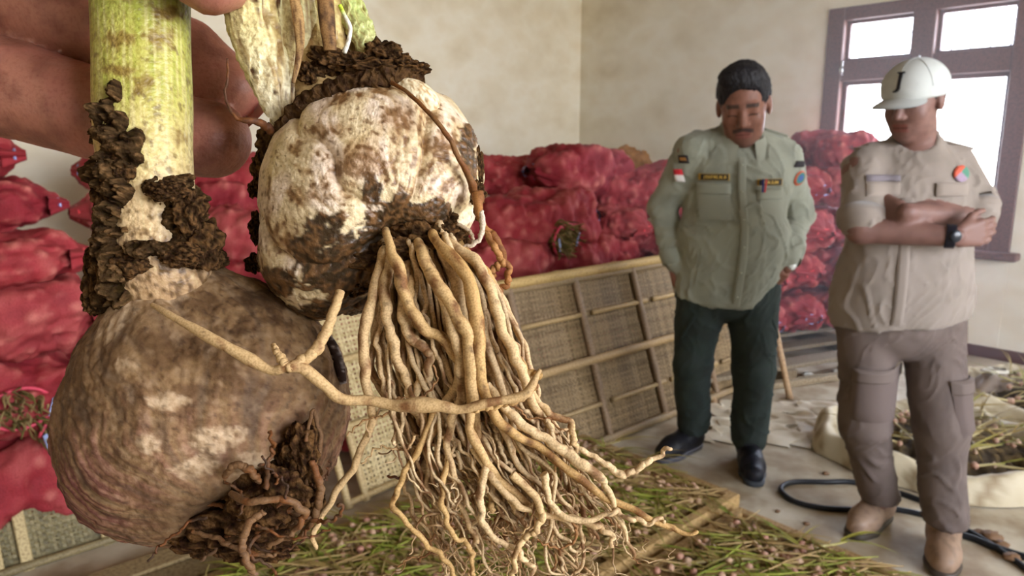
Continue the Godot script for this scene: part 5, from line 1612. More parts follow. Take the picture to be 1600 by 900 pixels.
func build_man_green() -> void:
	var o := thing("person", "heavy-set man in sage green uniform shirt looking down, hands in pockets", "person", Transform3D(Basis(), Vector3(0.925, 0, -3.08)))
	var skin := L(130, 88, 72)
	var hb := Basis(Vector3.UP, deg_to_rad(-18)) * Basis(Vector3.RIGHT, deg_to_rad(18)) * Basis(Vector3.BACK, deg_to_rad(4))
	var hc := Vector3(-0.002, 1.528, 0.05)
	var hs := 1.22
	# joints
	var shR := Vector3(-0.185, 1.345, -0.01); var elR := Vector3(-0.285, 1.115, -0.09); var wrR := Vector3(-0.235, 0.88, 0.0)
	var shL := Vector3(0.205, 1.325, -0.03); var elL := Vector3(0.312, 1.065, -0.11); var wrL := Vector3(0.192, 0.888, 0.105)
	var hipR := Vector3(-0.105, 0.80, -0.01); var hipL := Vector3(0.095, 0.80, -0.01)
	var knR := Vector3(-0.135, 0.43, -0.03); var knL := Vector3(0.118, 0.43, 0.02)
	var anR := Vector3(-0.100, 0.09, -0.115); var anL := Vector3(0.118, 0.09, 0.0)
	# the body, one surface from scalp to ankles
	var body := [
		cap(Vector3(0.01, 1.40, -0.03), Vector3(0.008, 1.50, 0.0), 0.062, 0.056, 0.03), ell(Vector3(0.008, 1.20, -0.02), Vector3(0.185, 0.21, 0.115), 0.05), ell(Vector3(-0.01, 0.98, 0.02), Vector3(0.185, 0.18, 0.135), 0.05),
		cap(shR, elR, 0.052, 0.042, 0.03), cap(elR, wrR, 0.040, 0.029, 0.02), cap(shL, elL, 0.052, 0.042, 0.03), cap(elL, wrL, 0.040, 0.029, 0.02), cap(shR, shL, 0.06, 0.06, 0.04),
		ell(Vector3(-0.005, 0.82, -0.01), Vector3(0.165, 0.12, 0.115), 0.05), cap(hipR, knR, 0.082, 0.056, 0.03), cap(knR, anR, 0.055, 0.037, 0.02), cap(hipL, knL, 0.082, 0.056, 0.03), cap(knL, anL, 0.055, 0.037, 0.02)]
	var g := Geo.new()
	sdf(g, body, 0.013, skin)
	var hp := head_prims(hc, hb, hs)
	hp.append(cap(Vector3(0.01, 1.39, -0.03), hc + hb * Vector3(0, -0.04, -0.015), 0.060, 0.056, 0.02))
	sdf(g, hp, 0.0032, head_color(hc, hb, hs, skin, true))
	# left hand: half in the pocket, back of the hand outwards
	sdf(g, hand_prims(wrL + Vector3(-0.004, -0.012, 0.004), Vector3(-0.45, -0.70, -0.52).normalized(), Vector3(0.45, 0.0, 0.88).normalized(), Vector3(-0.80, 0.42, 0.42).normalized(), 0.25), 0.0035, skin)
	sdf(g, hand_prims(wrR, Vector3(0.35, -0.90, 0.12).normalized(), Vector3(-0.4, 0, 0.9).normalized(), Vector3(0.9, 0.3, 0.3).normalized(), 0.25), 0.004, skin)
	part("body", g.mesh(), M.skin, o)
	# hair
	g = Geo.new()
	var hr := [ell(hc + hb * (Vector3(0, 0.043, -0.020) * hs), Vector3(0.086, 0.101, 0.103) * hs, 0.01, hb), ell(hc + hb * (Vector3(0, 0.10, 0.045) * hs), Vector3(0.062, 0.042, 0.045) * hs, 0.03, hb),
		dig(hc + hb * (Vector3(0, -0.035, 0.085) * hs), Vector3(0.070, 0.112, 0.078) * hs, 0.008, hb), dig(hc + hb * (Vector3(0.05, 0.045, 0.085) * hs), Vector3(0.035, 0.03, 0.03) * hs, 0.01, hb), dig(hc + hb * (Vector3(0.090, -0.012, 0.004) * hs), Vector3(0.030, 0.048, 0.036) * hs, 0.006, hb), dig(hc + hb * (Vector3(-0.090, -0.012, 0.004) * hs), Vector3(0.030, 0.048, 0.036) * hs, 0.006, hb), ell(hc + hb * (Vector3(-0.022, 0.108, 0.030) * hs), Vector3(0.052, 0.030, 0.052) * hs, 0.02, hb), cut(hc + hb * (Vector3(0, -0.045, 0) * hs), hb * Vector3(0, -1, 0.35), 0.01)]
	sdf(g, hr, 0.0034, Color.WHITE, func(p, n): return p + n * (0.004 * n2.get_noise_3d(p.x * 190.0 + p.y * 60.0, p.y * 40.0, p.z * 60.0) + 0.003 * n2.get_noise_3dv(p * 40.0)))
	part("hair", g.mesh(), M.hair, o)
	# shirt
	var sage := L(152, 154, 138)
	var hem_n := Vector3(0, -1, 0)
	var shirt := [
		ell(Vector3(0.008, 1.21, -0.015), Vector3(0.222, 0.235, 0.145), 0.05), ell(Vector3(-0.008, 0.985, 0.035), Vector3(0.232, 0.225, 0.178), 0.06), ell(Vector3(-0.012, 0.80, 0.005), Vector3(0.232, 0.20, 0.152), 0.06),
		cap(Vector3(-0.15, 1.385, -0.035), Vector3(0.17, 1.375, -0.045), 0.055, 0.055, 0.05), cap(Vector3(0.01, 1.40, -0.035), Vector3(0.01, 1.44, -0.025), 0.088, 0.072, 0.04),
		cap(shR, elR, 0.074, 0.062, 0.035), cap(elR, wrR + Vector3(0, 0.01, 0), 0.062, 0.050, 0.02), cap(shL, elL, 0.076, 0.066, 0.035), cap(elL, wrL + Vector3(0.006, 0.045, -0.012), 0.066, 0.052, 0.02),
		dig(hc + Vector3(0.0, -0.075, 0.02), Vector3(0.066, 0.07, 0.066), 0.01),
		cut(Vector3(0, 0.715, 0), Vector3(-0.10, -1, 0.0), 0.01), cut(Vector3(0.085, 0.735, 0), Vector3(1.15, -1, 0), 0.02)]
	g = Geo.new()
	var fold = folds(0.0100, 3.0)
	sdf(g, shirt, 0.0085, func(p): return sage.lerp(sage * 0.86, sm(-0.1, 0.5, n2.get_noise_3dv(p * 9.0))), fold)
	var sh := part("shirt", g.mesh(), M.shirt, o)
	sh.set_meta("label", "sage green long-sleeved uniform shirt worn loose")
	var front := Vector3(0.03, 0, -1).normalized()
	patch(sh, "placket", shirt, Vector3(-0.012, 1.03, 0), Vector3.RIGHT, Vector3.UP, 0.034, 0.60, front, 0.0055, M.shirt, sage * 0.97, "", 6, 40)
	for k in 6:
		var yb: float = 1.30 - k * 0.105
		patch(sh, "button", shirt, Vector3(-0.012, yb, 0), Vector3.RIGHT, Vector3.UP, 0.012, 0.012, front, 0.0085, M.shoe, L(176, 176, 158), "", 4, 4, true)
	for s in [-1.0, 1.0]:
		var cx: float = -0.115 if s < 0 else 0.105
		var y0: float = 1.205 if s < 0 else 1.185
		patch(sh, "pocket", shirt, Vector3(cx, y0 - 0.055, 0), Vector3.RIGHT, Vector3(0, 1, 0), 0.115, 0.125, front, 0.0045, M.shirt, sage * 0.98)
		patch(sh, "pocket_flap", shirt, Vector3(cx, y0, 0), Vector3.RIGHT, Vector3(0, 1, 0), 0.122, 0.048, front, 0.013, M.shirt, sage * 1.02)
		var strip := patch(sh, "name_strip", shirt, Vector3(cx, y0 + 0.047, 0), Vector3.RIGHT, Vector3(0, 1, 0), 0.112, 0.026, front, 0.008, M.thread, func(u, v): return L(38, 34, 34) if u > 0.04 and u < 0.96 and v > 0.12 and v < 0.88 else L(176, 140, 60), "black name strip with yellow stitched lettering", 30, 8)
		var pc: Vector3 = Vector3(cx, y0 + 0.047, 0) - front * 0.5
		for i in 60:
			var d := field_at(shirt, pc)
			if d < 0.0006: break
			pc += front * d * 0.8
		text_on(strip, "(OEFRI.N.B" if s < 0 else "KEB.ILIN", Transform3D(Basis(Vector3.UP, (-0.35 if s < 0 else 0.35)) * Basis(Vector3.RIGHT, 0.05), pc - front * 0.011), 0.017, M.thread_yellow)
	# pens in the left pocket
	for k in 2:
		g = Geo.new()
		g.tube([Vector4(0.062 + k * 0.012, 1.245, 0.150, 0.004), Vector4(0.058 + k * 0.008, 1.195, 0.163, 0.004)], 8, [L(40, 46, 110), L(196, 60, 62)][k])
		part("pen", g.mesh(), M.shoe, sh)
	# shoulder flag and badge on his right sleeve, round emblem on the left
	var dR := Vector3(0.55, -0.1, -0.8).normalized()
	patch(sh, "flag_patch", shirt, Vector3(-0.245, 1.255, 0.03), dR.cross(Vector3.UP).normalized() * -1.0, Vector3(-0.25, 1, 0).normalized(), 0.038, 0.052, dR, 0.007, M.thread, func(_u, v): return L(196, 40, 52) if v < 0.5 else L(232, 228, 224), "red and white flag patch", 6, 12)
	patch(sh, "shoulder_badge", shirt, Vector3(-0.215, 1.318, 0.02), dR.cross(Vector3.UP).normalized() * -1.0, Vector3(-0.25, 1, 0).normalized(), 0.044, 0.034, dR, 0.007, M.thread, func(u, v): return L(36, 30, 30) if absf(v - 0.5) > 0.2 or absf(u - 0.5) > 0.3 else L(150, 104, 50), "dark shoulder badge", 8, 8)
	var dL := Vector3(-0.45, -0.1, -0.9).normalized()
	patch(sh, "sleeve_emblem", shirt, Vector3(0.262, 1.245, 0.03), dL.cross(Vector3.UP).normalized() * -1.0, Vector3(0.2, 1, 0).normalized(), 0.058, 0.062, dL, 0.007, M.thread, func(u, v):
		var r := maxf(absf(u * 2 - 1), absf(v * 2 - 1))
		return L(190, 92, 66) if r > 0.72 else (L(60, 120, 110) if r > 0.35 else L(70, 90, 150)), "round orange and green sleeve emblem", 12, 12, true)
	patch(sh, "shoulder_badge", shirt, Vector3(0.243, 1.300, 0.02), dL.cross(Vector3.UP).normalized() * -1.0, Vector3(0.2, 1, 0).normalized(), 0.056, 0.026, dL, 0.007, M.thread, L(46, 42, 46), "dark curved shoulder badge", 8, 6)
	for s in [-1.0, 1.0]:
		g = Geo.new()
		g.box(Transform3D(Basis(Vector3.BACK, -s * 0.30), Vector3(0.008 + s * 0.150, 1.428, -0.03)), Vector3(0.10, 0.008, 0.042), sage * 0.95, 0.003)
		part("epaulette", g.mesh(false), M.shirt, sh)
	collar(sh, Vector3(0.006, 1.412, 0.004), Vector3(0.092, 0, 0.100), sage * 1.05, 0.34, Basis(Vector3.RIGHT, 0.28))
	for q in [[wrR, elR, 0.0], [wrL, elL, 0.035]]:
		var w: Vector3 = q[0]; var e: Vector3 = q[1]
		var dn := (e - w).normalized()
		var a: Vector3 = w + dn * (q[2] + 0.01); var b: Vector3 = w + dn * (q[2] + 0.065)
		g = Geo.new()
		g.tube([Vector4(a.x, a.y, a.z, 0.042), Vector4(a.x, a.y, a.z, 0.053), Vector4(b.x, b.y, b.z, 0.058), Vector4(b.x, b.y, b.z, 0.05)], 28, sage * 0.96, 1.0, false)
		part("cuff", g.mesh(), M.shirt, sh)
	# wristwatch
	var wa := thing_part("wristwatch", o)
	var wd := (elL - wrL).normalized()
	var wp := wrL + wd * 0.012
	g = Geo.new()
	g.tube([Vector4(wp.x - wd.x * 0.010, wp.y - wd.y * 0.010, wp.z - wd.z * 0.010, 0.0325), Vector4(wp.x - wd.x * 0.008, wp.y - wd.y * 0.008, wp.z - wd.z * 0.008, 0.036), Vector4(wp.x + wd.x * 0.008, wp.y + wd.y * 0.008, wp.z + wd.z * 0.008, 0.036), Vector4(wp.x + wd.x * 0.010, wp.y + wd.y * 0.010, wp.z + wd.z * 0.010, 0.0325)], 24, Color.WHITE)
	part("strap", g.mesh(), M.metal, wa)
	g = Geo.new()
	g.ball(wp + Vector3(0.010, 0.004, 0.034), Vector3(0.018, 0.018, 0.007), 20, 8, L(210, 212, 205), Basis(Vector3.RIGHT, -0.2))
	part("watch_face", g.mesh(), M.nail, wa)
	# trousers
	var green := L(50, 60, 56)
	var tr := [
		ell(Vector3(-0.012, 0.79, 0.0), Vector3(0.218, 0.15, 0.145), 0.05), cap(hipR + Vector3(-0.012, -0.02, 0), knR, 0.112, 0.086, 0.03), cap(knR, anR + Vector3(0, 0.03, 0.01), 0.086, 0.074, 0.02),
		cap(hipL + Vector3(0.006, -0.02, 0), knL, 0.112, 0.092, 0.03), cap(knL, anL + Vector3(0, 0.02, 0.01), 0.092, 0.080, 0.02), cut(Vector3(0, 0.075, 0), Vector3(0, -1, -0.35), 0.01), cut(Vector3(0, 0.86, 0), Vector3.UP, 0.01)]
	g = Geo.new()
	sdf(g, tr, 0.0085, func(p): return green.lerp(green * 0.75, sm(-0.2, 0.4, n2.get_noise_3dv(p * 8.0))), folds(0.0065, 17.0, 5.0, 5.0))
	var tp := part("trousers", g.mesh(), M.trousers, o)
	tp.set_meta("label", "dark green work trousers")
	for s in [-1.0, 1.0]: patch(tp, "pocket_welt", tr, Vector3(s * 0.150 - 0.01, 0.625, 0), Vector3(0.8, 0.5 * s, 0).normalized(), Vector3(-0.5 * s, 0.8, 0).normalized(), 0.014, 0.13, Vector3(-0.4 * s, 0, -0.9).normalized(), 0.006, M.trousers, green * 0.8)
	shoe(o, Vector3(-0.055, 0, -0.175), Vector3(-0.285, 0, 0.035), anR, 0.115, L(26, 26, 30), L(84, 84, 90))
	shoe(o, Vector3(0.135, 0, -0.055), Vector3(0.068, 0, 0.270), anL, 0.115, L(26, 28, 36), L(60, 64, 72))

func thing_part(called: String, parent: Node3D) -> Node3D:      # a part that has pieces of its own
	var o := Node3D.new()
	o.name = called
	parent.add_child(o, true)
	return o

func build_man_tan() -> void:
	var o := thing("person", "man in tan shirt and white baseball cap with folded arms before the window", "person", Transform3D(Basis(), Vector3(1.31, 0, -2.40)))
	var skin := L(122, 90, 82)
	var hb := Basis(Vector3.UP, deg_to_rad(-54)) * Basis(Vector3.RIGHT, deg_to_rad(13))
	var hc := Vector3(-0.060, 1.512, 0.03)
	var hs := 0.97
	var shR := Vector3(-0.185, 1.295, 0.0); var elR := Vector3(-0.228, 1.120, 0.115); var wrR := Vector3(0.00, 1.112, 0.225)
	var shL := Vector3(0.130, 1.300, -0.04); var elL := Vector3(0.165, 1.150, 0.065); var wrL := Vector3(-0.125, 1.178, 0.175)
	var hipR := Vector3(-0.125, 0.80, 0.01); var hipL := Vector3(0.085, 0.80, -0.02)
	var knR := Vector3(-0.100, 0.44, 0.0); var knL := Vector3(0.122, 0.45, 0.06)
	var anR := Vector3(0.025, 0.10, -0.10); var anL := Vector3(0.170, 0.10, 0.06)
	var body := [
		cap(Vector3(-0.015, 1.33, -0.01), Vector3(-0.025, 1.45, 0.0), 0.060, 0.055, 0.03), ell(Vector3(-0.02, 1.17, 0.02), Vector3(0.165, 0.20, 0.11), 0.05), ell(Vector3(-0.02, 0.96, 0.02), Vector3(0.165, 0.18, 0.115), 0.05),
		cap(shR, elR, 0.050, 0.042, 0.03), cap(elR, wrR, 0.043, 0.030, 0.02), cap(shL, elL, 0.050, 0.044, 0.03), cap(elL, wrL, 0.046, 0.031, 0.02), cap(shR, shL, 0.055, 0.055, 0.04),
		ell(Vector3(-0.02, 0.82, 0.0), Vector3(0.155, 0.12, 0.11), 0.05), cap(hipR, knR, 0.080, 0.055, 0.03), cap(knR, anR, 0.054, 0.037, 0.02), cap(hipL, knL, 0.080, 0.055, 0.03), cap(knL, anL, 0.054, 0.037, 0.02)]
	var g := Geo.new()
	sdf(g, body, 0.0095, func(p): return skin.lerp(skin * 0.85, sm(-0.2, 0.4, n2.get_noise_3dv(p * 20.0))))
	var hp := head_prims(hc, hb, hs)
	hp.append(cap(Vector3(-0.015, 1.32, -0.01), hc + hb * Vector3(0, -0.04, -0.015), 0.060, 0.056, 0.02))
	sdf(g, hp, 0.0034, head_color(hc, hb, hs, skin, false))
	sdf(g, hand_prims(wrR, Vector3(0.72, 0.10, -0.10).normalized(), Vector3(0.1, 0.0, 1).normalized(), Vector3(-0.1, 1, 0.0).normalized(), 0.5), 0.004, skin)
	sdf(g, hand_prims(wrL, Vector3(-0.55, 0.05, -0.85).normalized(), Vector3(-0.2, 0.3, 0.95).normalized(), Vector3(0.0, 0.95, -0.3).normalized(), 0.45), 0.004, skin)
	part("body", g.mesh(), M.skin, o)
	g = Geo.new()
	sdf(g, [ell(hc + hb * (Vector3(0, 0.025, -0.026) * hs), Vector3(0.082, 0.090, 0.096) * hs, 0.01, hb), dig(hc + hb * (Vector3(0, -0.04, 0.075) * hs), Vector3(0.10, 0.13, 0.085) * hs, 0.01, hb), cut(hc + hb * (Vector3(0, -0.05, 0) * hs), hb * Vector3(0, -1, 0.2), 0.01)], 0.0045, Color.WHITE)
	part("hair", g.mesh(), M.hair, o)
	# cap
	var cream := L(206, 210, 208)
	var cp := thing_part("baseball_cap", o)
	cp.set_meta("label", "white baseball cap with a dark letter J")
	g = Geo.new()
	var dome := [ell(hc + hb * (Vector3(0, 0.040, -0.012) * hs), Vector3(0.096, 0.092, 0.116) * hs, 0.01, hb), cut(hc + hb * (Vector3(0, 0.012, 0) * hs), hb * Vector3(0, -1, 0.06), 0.008)]
	sdf(g, dome, 0.0045, func(p): return cream.lerp(cream * 0.93, sm(0.0, 0.4, n2.get_noise_3dv(p * 20.0))))
	part("crown", g.mesh(), M.trousers, cp)
	g = Geo.new()
	g.grid(24, 10, func(u, v):
		var a: float = lerpf(-0.92, 0.92, u)
		var r := lerpf(-0.012, 0.078, v) * pow(maxf(cos(a * 1.6), 0.0), 0.6)
		var p := Vector3(sin(a) * 0.093, 0.026, cos(a) * 0.103) + Vector3(sin(a) * 0.25, -0.16, 1.0) * r
		p.y -= 2.0 * p.x * p.x
		return [hc + hb * (p * hs), cream * 0.97], false)
	var br := Geo.new()
	br.merge(g, Transform3D()); br.merge(g, Transform3D(Basis(), hb * Vector3(0, -0.004, 0)))
	part("brim", br.mesh(), M.trousers, cp)
	g = Geo.new()
	var bt := hc + hb * (Vector3(0, 0.131, -0.012) * hs)
	g.ball(bt, Vector3(0.008, 0.004, 0.008), 10, 6, cream)
	part("cap_button", g.mesh(), M.trousers, cp)
	for k in 6:                                       # seams of the six panels
		var pts := []
		for i in 11:
			var t := i / 10.0 * 1.45
			var a := k * TAU / 6.0
			var q := hc + hb * (Vector3(sin(a) * sin(t) * 0.0965, 0.040 + cos(t) * 0.0925, -0.012 + cos(a) * sin(t) * 0.1165) * hs)
			pts.append(Vector4(q.x, q.y, q.z, 0.0012))
		var sg := Geo.new()
		sg.tube(pts, 5, cream * 0.9)
		part("seam", sg.mesh(), M.trousers, cp)
	var jp := hc + hb * (Vector3(0.006, 0.082, 0.092) * hs)
	text_on(cp, "J", Transform3D(hb * Basis(Vector3.UP, 0.05) * Basis(Vector3.RIGHT, -0.48), jp), 0.062, M.hair, "letter", "Droid Serif", 0.006)
	# shirt
	var tan := L(150, 138, 128)
	var shirt := [
		ell(Vector3(-0.015, 1.17, 0.0), Vector3(0.205, 0.215, 0.140), 0.05), ell(Vector3(-0.022, 0.98, 0.015), Vector3(0.205, 0.21, 0.150), 0.06), ell(Vector3(-0.025, 0.86, 0.005), Vector3(0.228, 0.22, 0.150), 0.06),
		cap(Vector3(-0.15, 1.335, -0.02), Vector3(0.115, 1.335, -0.03), 0.052, 0.052, 0.05), cap(Vector3(-0.015, 1.34, -0.02), Vector3(-0.02, 1.385, -0.012), 0.085, 0.072, 0.04),
		cap(shR, shR.lerp(elR, 0.88), 0.070, 0.068, 0.03), cap(shL, shL.lerp(elL, 0.88), 0.072, 0.072, 0.03),
		dig(hc + Vector3(0.02, -0.085, 0.01), Vector3(0.064, 0.07, 0.064), 0.01), cut(Vector3(0, 0.805, 0), Vector3(0.09, -1, 0), 0.008)]
	g = Geo.new()
	sdf(g, shirt, 0.0085, func(p): return tan.lerp(tan * 0.88, sm(-0.1, 0.5, n2.get_noise_3dv(p * 9.0))), folds(0.0070, 43.0))
	var sh := part("shirt", g.mesh(), M.shirt, o)
	sh.set_meta("label", "tan short-sleeved uniform shirt worn loose")
	var front := Vector3(0.30, 0, -1).normalized()
	var rt := Vector3(1, 0, 0.30).normalized()
	patch(sh, "placket", shirt, Vector3(-0.06, 1.02, 0), rt, Vector3.UP, 0.034, 0.40, front, 0.0055, M.shirt, tan * 0.97, "", 6, 30)
	patch(sh, "pocket_flap", shirt, Vector3(-0.135, 1.245, 0), rt, Vector3.UP, 0.10, 0.042, front, 0.007, M.shirt, tan * 1.03)
	patch(sh, "name_strip", shirt, Vector3(-0.135, 1.278, 0), rt, Vector3.UP, 0.10, 0.02, front, 0.0065, M.thread, L(120, 112, 118), "faded name strip")
	patch(sh, "pocket_flap", shirt, Vector3(0.075, 1.245, 0), rt, Vector3.UP, 0.10, 0.042, front, 0.007, M.shirt, tan * 1.03)
	patch(sh, "sleeve_emblem", shirt, Vector3(0.105, 1.292, 0), rt, Vector3(0.1, 1, 0).normalized(), 0.056, 0.05, front, 0.008, M.thread, func(u, v): return L(196, 90, 70) if u + v < 0.8 else (L(80, 130, 110) if u > v else L(150, 130, 150)), "small orange and green embroidered emblem", 12, 12, true)
	collar(sh, Vector3(-0.018, 1.365, 0.0), Vector3(0.074, 0, 0.074), tan * 1.03, 0.30, Basis(Vector3.UP, -0.3) * Basis(Vector3.RIGHT, 0.2))
	for s in [-1.0, 1.0]:
		g = Geo.new()
		g.box(Transform3D(Basis(Vector3.BACK, -s * 0.25), Vector3(-0.018 + s * 0.135, 1.378, -0.02)), Vector3(0.10, 0.009, 0.042), tan * 0.85, 0.003)
		part("epaulette", g.mesh(false), M.shirt, sh)
	for q in [[shR, elR, 0.069], [shL, elL, 0.073]]:
		var a: Vector3 = (q[0] as Vector3).lerp(q[1], 0.90); var b: Vector3 = (q[0] as Vector3).lerp(q[1], 0.72)
		g = Geo.new()
		g.tube([Vector4(a.x, a.y, a.z, q[2] - 0.012), Vector4(a.x, a.y, a.z, q[2] + 0.002), Vector4(b.x, b.y, b.z, q[2] + 0.004), Vector4(b.x, b.y, b.z, q[2] - 0.01)], 28, tan * 0.97, 1.0, false)
		part("sleeve_hem", g.mesh(), M.shirt, sh)
	# watch on the lower forearm
	var wd := (elR - wrR).normalized()
	var wp := wrR + wd * 0.012
	var wa := thing_part("wristwatch", o)
	g = Geo.new()
	g.tube([Vector4(wp.x - wd.x * 0.014, wp.y - wd.y * 0.014, wp.z - wd.z * 0.014, 0.031), Vector4(wp.x - wd.x * 0.012, wp.y - wd.y * 0.012, wp.z - wd.z * 0.012, 0.0355), Vector4(wp.x + wd.x * 0.012, wp.y + wd.y * 0.012, wp.z + wd.z * 0.012, 0.0365), Vector4(wp.x + wd.x * 0.014, wp.y + wd.y * 0.014, wp.z + wd.z * 0.014, 0.033)], 24, L(26, 28, 34))
	part("strap", g.mesh(), M.shoe, wa)
	g = Geo.new()
	g.ball(wp + Vector3(-0.004, 0.004, 0.034), Vector3(0.018, 0.019, 0.007), 16, 8, L(30, 34, 44))
	part("watch_face", g.mesh(), M.nail, wa)
	# trousers
	var brown := L(112, 98, 92)
	var tr := [
		ell(Vector3(-0.024, 0.80, 0.0), Vector3(0.205, 0.14, 0.14), 0.05), cap(hipR + Vector3(-0.005, -0.01, 0), knR, 0.100, 0.082, 0.012), cap(knR, anR + Vector3(0, 0.02, 0.01), 0.082, 0.068, 0.02),
		cap(hipL + Vector3(0.02, -0.01, 0), knL, 0.104, 0.086, 0.012), cap(knL, anL + Vector3(0, 0.02, 0.01), 0.086, 0.072, 0.02), cut(Vector3(0, 0.105, 0), Vector3(0, -1, 0), 0.01), cut(Vector3(0, 0.88, 0), Vector3.UP, 0.01)]
	g = Geo.new()
	sdf(g, tr, 0.0085, func(p): return brown.lerp(brown * 0.82, sm(-0.2, 0.4, n2.get_noise_3dv(p * 8.0))), folds(0.0070, 71.0, 5.0, 5.0))
	var tp := part("trousers", g.mesh(), M.trousers, o)
	tp.set_meta("label", "greyish brown cargo trousers")
	for q in [[Vector3(0.12, 0.53, 0.02), 0.7], [Vector3(-0.085, 0.56, 0.02), -0.6]]:
		var dn := Vector3(-q[1], 0, -1).normalized()
		patch(tp, "cargo_pocket", tr, q[0], dn.cross(Vector3.UP).normalized() * -1.0, Vector3.UP, 0.13, 0.17, dn, 0.012, M.trousers, brown * 0.96)
		patch(tp, "pocket_flap", tr, (q[0] as Vector3) + Vector3(0, 0.075, 0), dn.cross(Vector3.UP).normalized() * -1.0, Vector3.UP, 0.135, 0.05, dn, 0.017, M.trousers, brown * 1.03)
	shoe(o, Vector3(0.100, 0, -0.185), Vector3(-0.105, 0, -0.005), anR, 0.155, L(152, 126, 106), L(70, 62, 54), "boot")
	shoe(o, Vector3(0.205, 0, 0.010), Vector3(0.075, 0, 0.245), anL, 0.155, L(148, 122, 102), L(74, 66, 58), "boot")

# ------------------------------------------------------------------ things on the floor
func build_floor_things() -> void:
	# an empty white woven bag lying flat behind the green-trousered man
	var a := on_floor(1095, 690); var b := on_floor(1335, 705); var c := on_floor(1320, 628); var d := on_floor(1110, 630)
	var g := Geo.new()
	g.grid(60, 44, func(u, v):
		var p: Vector3 = d.lerp(c, u).lerp(a.lerp(b, u), v)
		var wob := 0.05 * n1.get_noise_2d(u * 6.0, v * 5.0)
		var k := n1.get_noise_2d(p.x * 7.0, p.z * 9.0)
		var e := sm(0.0, 0.15, minf(minf(u, 1 - u), minf(v, 1 - v)))
		p += Vector3(wob, 0.008 + e * (0.012 + 0.014 * k + 0.005 * (1.0 - absf(n1.get_noise_2d(p.x * 7.0, p.z * 5.0)) * 3.0)), wob)
		p.y = maxf(p.y, 0.004)
		return [p, L(226, 214, 190).lerp(L(198, 180, 150), sm(0.0, 0.5, n2.get_noise_2d(p.x * 8.0, p.z * 8.0)))], false)
	var g2 := Geo.new()
	g2.merge(g, Transform3D())
	g2.merge(g, Transform3D(Basis(), Vector3(0, -0.003, 0)))
	tag(part("woven_bag", g2.mesh(), M.tarp, self), "empty cream woven plastic bag spread flat on the floor behind the black shoes", "bag")
	# two opened bags with garlic plants
	open_bag(on_floor(1462, 712), 0.50, 0.46, 0.11, "cream woven bag rolled open around dark garlic plants, behind the tan man's legs", 44, 7)
	open_bag(on_floor(1628, 636), 0.50, 0.42, 0.11, "farther rolled-open woven bag of garlic plants at the right edge", 26, 19)
	# a gathered brown sack behind
	g = Geo.new()
	var sc := on_floor(1550, 626)
	g.grid(40, 26, func(u, t):
		var r: float = lerpf(0.20, 0.03, pow(t, 0.8)) * (1.0 + 0.10 * sin(u * TAU * 5.0 + t * 3.0) + 0.08 * n1.get_noise_2d(u * 6.0, t * 4.0))
		if t > 0.9: r *= 1.6
		return [sc + Vector3(cos(u * TAU) * r * 1.1, t * 0.18 + 0.002, sin(u * TAU) * r * 0.8), L(142, 122, 104).lerp(L(226, 218, 200), sm(0.86, 0.94, t))], false)
	tag(part("gathered_sack", g.mesh(), M.tarp, self), "small brownish gathered sack with a pale tied top behind the rolled-open bags", "sack")
	# hose
	var hp := []
	for q in [[1450, 790], [1385, 768], [1330, 757], [1290, 757], [1240, 757], [1220, 768], [1238, 786], [1280, 797], [1330, 800], [1400, 800], [1480, 820], [1540, 850], [1620, 905]]:
		var p := on_floor(q[0], q[1])
		hp.append(Vector4(p.x, 0.011, p.z, 0.011))
	g = Geo.new()
	g.tube(spline(hp, 90), 10, Color.WHITE)
	tag(part("hose", g.mesh(), M.rubber, self), "black rubber hose looping on the floor beside the black shoes", "hose")
	hp = []
	for q in [[1490, 838], [1520, 846], [1560, 862], [1630, 884]]:
		var p := on_floor(q[0], q[1])
		hp.append(Vector4(p.x, 0.012, p.z, 0.012))
	g = Geo.new()
	g.tube(spline(hp, 40), 10, Color.WHITE)
	tag(part("hose", g.mesh(), M.rubber, self), "second black hose length running out to the lower right corner", "hose")
	# leaning wooden handles between and beside the trouser legs
	for q in [[1205, 480, 1234, 624, "pale wooden pole leaning on the sacks right of the green trousers"], [1108, 560, 1116, 632, "pale wooden pole seen between the green trouser legs"]]:
		var f := on_floor(q[2], q[3])
		var fr := to_room(f)
		var tp := at_room_z(q[0], q[1], fr.z - 0.28)
		var t3 := RM(tp.x, tp.y, tp.z)
		var up := (t3 - f).normalized()
		t3 = f + up * maxf((t3 - f).length(), 0.6)
		var po := thing("wooden_pole", q[4], "pole")
		part("pole", pole_geo(f + up * 0.002, t3, 0.017, L(186, 154, 118), 1).mesh(), M.board, po)
	# scraps of garlic and paper on the floor
	var spots := [[1262, 590, 0.030], [1308, 583, 0.022], [1548, 845, 0.03], [1565, 855, 0.02], [1530, 838, 0.022], [1290, 742, 0.012], [1260, 820, 0.01], [1215, 800, 0.008], [1580, 876, 0.024]]
	for s in spots:
		var p := on_floor(s[0], s[1])
		var white: bool = s[1] < 600
		g = Geo.new()
		g.grid(14, 10, func(u, t):
			var e := Vector3(sin(PI * t) * cos(TAU * u), cos(PI * t), sin(PI * t) * sin(TAU * u))
			var r: float = s[2] * (1.0 + 0.4 * n2.get_noise_3dv(e * 1.5 + p * 10.0))
			return [e * r * Vector3(1.2, 0.6, 1.0), L(226, 222, 212) if white else L(124, 92, 66)])
		var o := part("scrap", g.mesh(), M.tarp, self, Transform3D(Basis(), p + Vector3(0, s[2] * 0.55, 0)))
		tag(o, ("white crumpled scrap lying before the pallet" if white else "little brown clod lying on the concrete floor") , "scrap", "scraps on the floor " + ("by the pallet" if white else "around the hose"))

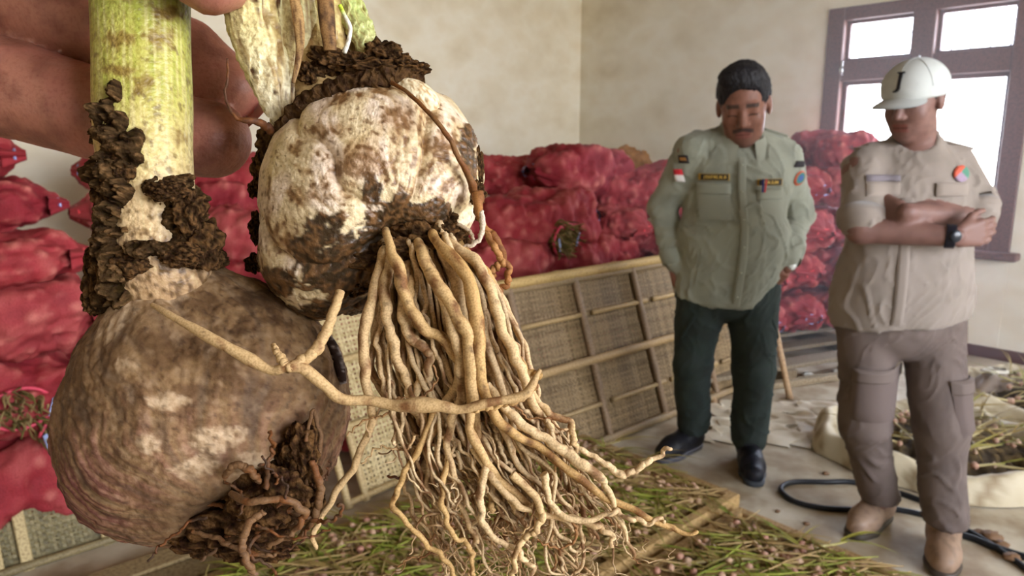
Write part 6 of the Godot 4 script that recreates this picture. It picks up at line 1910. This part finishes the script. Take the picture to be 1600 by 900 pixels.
func open_bag(c: Vector3, rx: float, rz: float, high: float, label: String, count: int, seed: int) -> void:
	var o := thing("woven_bag", label, "bag", Transform3D(Basis(), Vector3(c.x, 0, c.z)))
	var g := Geo.new()
	g.grid(110, 26, func(u, t):
		var a: float = u * TAU
		var wob := 1.0 + 0.10 * n1.get_noise_2d(cos(a) * 1.4 + seed, sin(a) * 1.4)
		var h: float = high * (1.0 + 0.22 * n1.get_noise_2d(cos(a) * 1.3 - seed, sin(a) * 2.0))
		# inside floor, up the inner side, over the roll, down the outer side
		var r := 0.0; var y := 0.0
		if t < 0.35:
			r = lerpf(0.05, 0.84, t / 0.35); y = 0.006
		else:
			var k: float = (t - 0.35) / 0.65 * PI
			r = 0.91 - 0.11 * cos(k); y = 0.006 + h * sin(k)
			if k > PI * 0.5: y = maxf(y, 0.003)
		var fold := 0.006 * n1.get_noise_2d(a * 5.0, t * 5.0 + seed)
		return [Vector3(cos(a) * rx * r * wob, y + fold * sm(0.0, 0.05, y), sin(a) * rz * r * wob), L(206, 192, 162).lerp(L(160, 140, 108), sm(0.0, 0.45, n2.get_noise_2d(cos(a) * 5.0 + t * 3.0, sin(a) * 5.0)))], false)
	part("cloth", g.mesh(), M.tarp, o)
	var bed := Geo.new()
	bed.grid(50, 50, func(u, v):
		var x: float = (u * 2 - 1); var z: float = (v * 2 - 1)
		var q := Vector2(x, z)
		var m := maxf(absf(x), absf(z))
		if q.length() > 1e-4: q *= m / q.length()
		var k := n2.get_noise_2d(q.x * 6.0 + seed, q.y * 6.0)
		return [Vector3(q.x * rx * 0.84, 0.02 + 0.085 * (1.0 - q.length_squared()) + 0.03 * k, q.y * rz * 0.84), L(62, 50, 36).lerp(L(104, 86, 54), sm(-0.2, 0.4, k))], false)
	part("dry_litter", bed.mesh(), M.litter, o).set_meta("kind", "stuff")
	var protos := []
	for k in 4:
		var q := Node3D.new()
		plant_parts(q, 300 + seed + k, [0.3, 0.5, 0.05, 0.1][k], true)
		protos.append(q)
	for i in count:
		var q: Node3D = protos[rng.randi() % 4].duplicate()
		q.name = numbered("garlic_seedling")
		add_child(q)
		var a := rnd(0, TAU); var r := sqrt(rng.randf()) * 0.72
		var p := Vector3(c.x + cos(a) * rx * r, 0.05 + 0.085 * (1.0 - r * r), c.z + sin(a) * rz * r)
		q.transform = Transform3D(Basis.from_euler(Vector3(rnd(-0.6, 0.6), rnd(0, TAU), rnd(0.0, 0.3)), EULER_ORDER_YZX), p)
		tag(q, "little dry-leaved garlic plant lying in the " + ("open bag behind the tan trousers" if seed == 7 else "farther open bag"), "garlic", "garlic plants in the rolled-open bag behind the tan man" if seed == 7 else "garlic plants in the farther rolled-open bag")
	for q in protos: q.free()
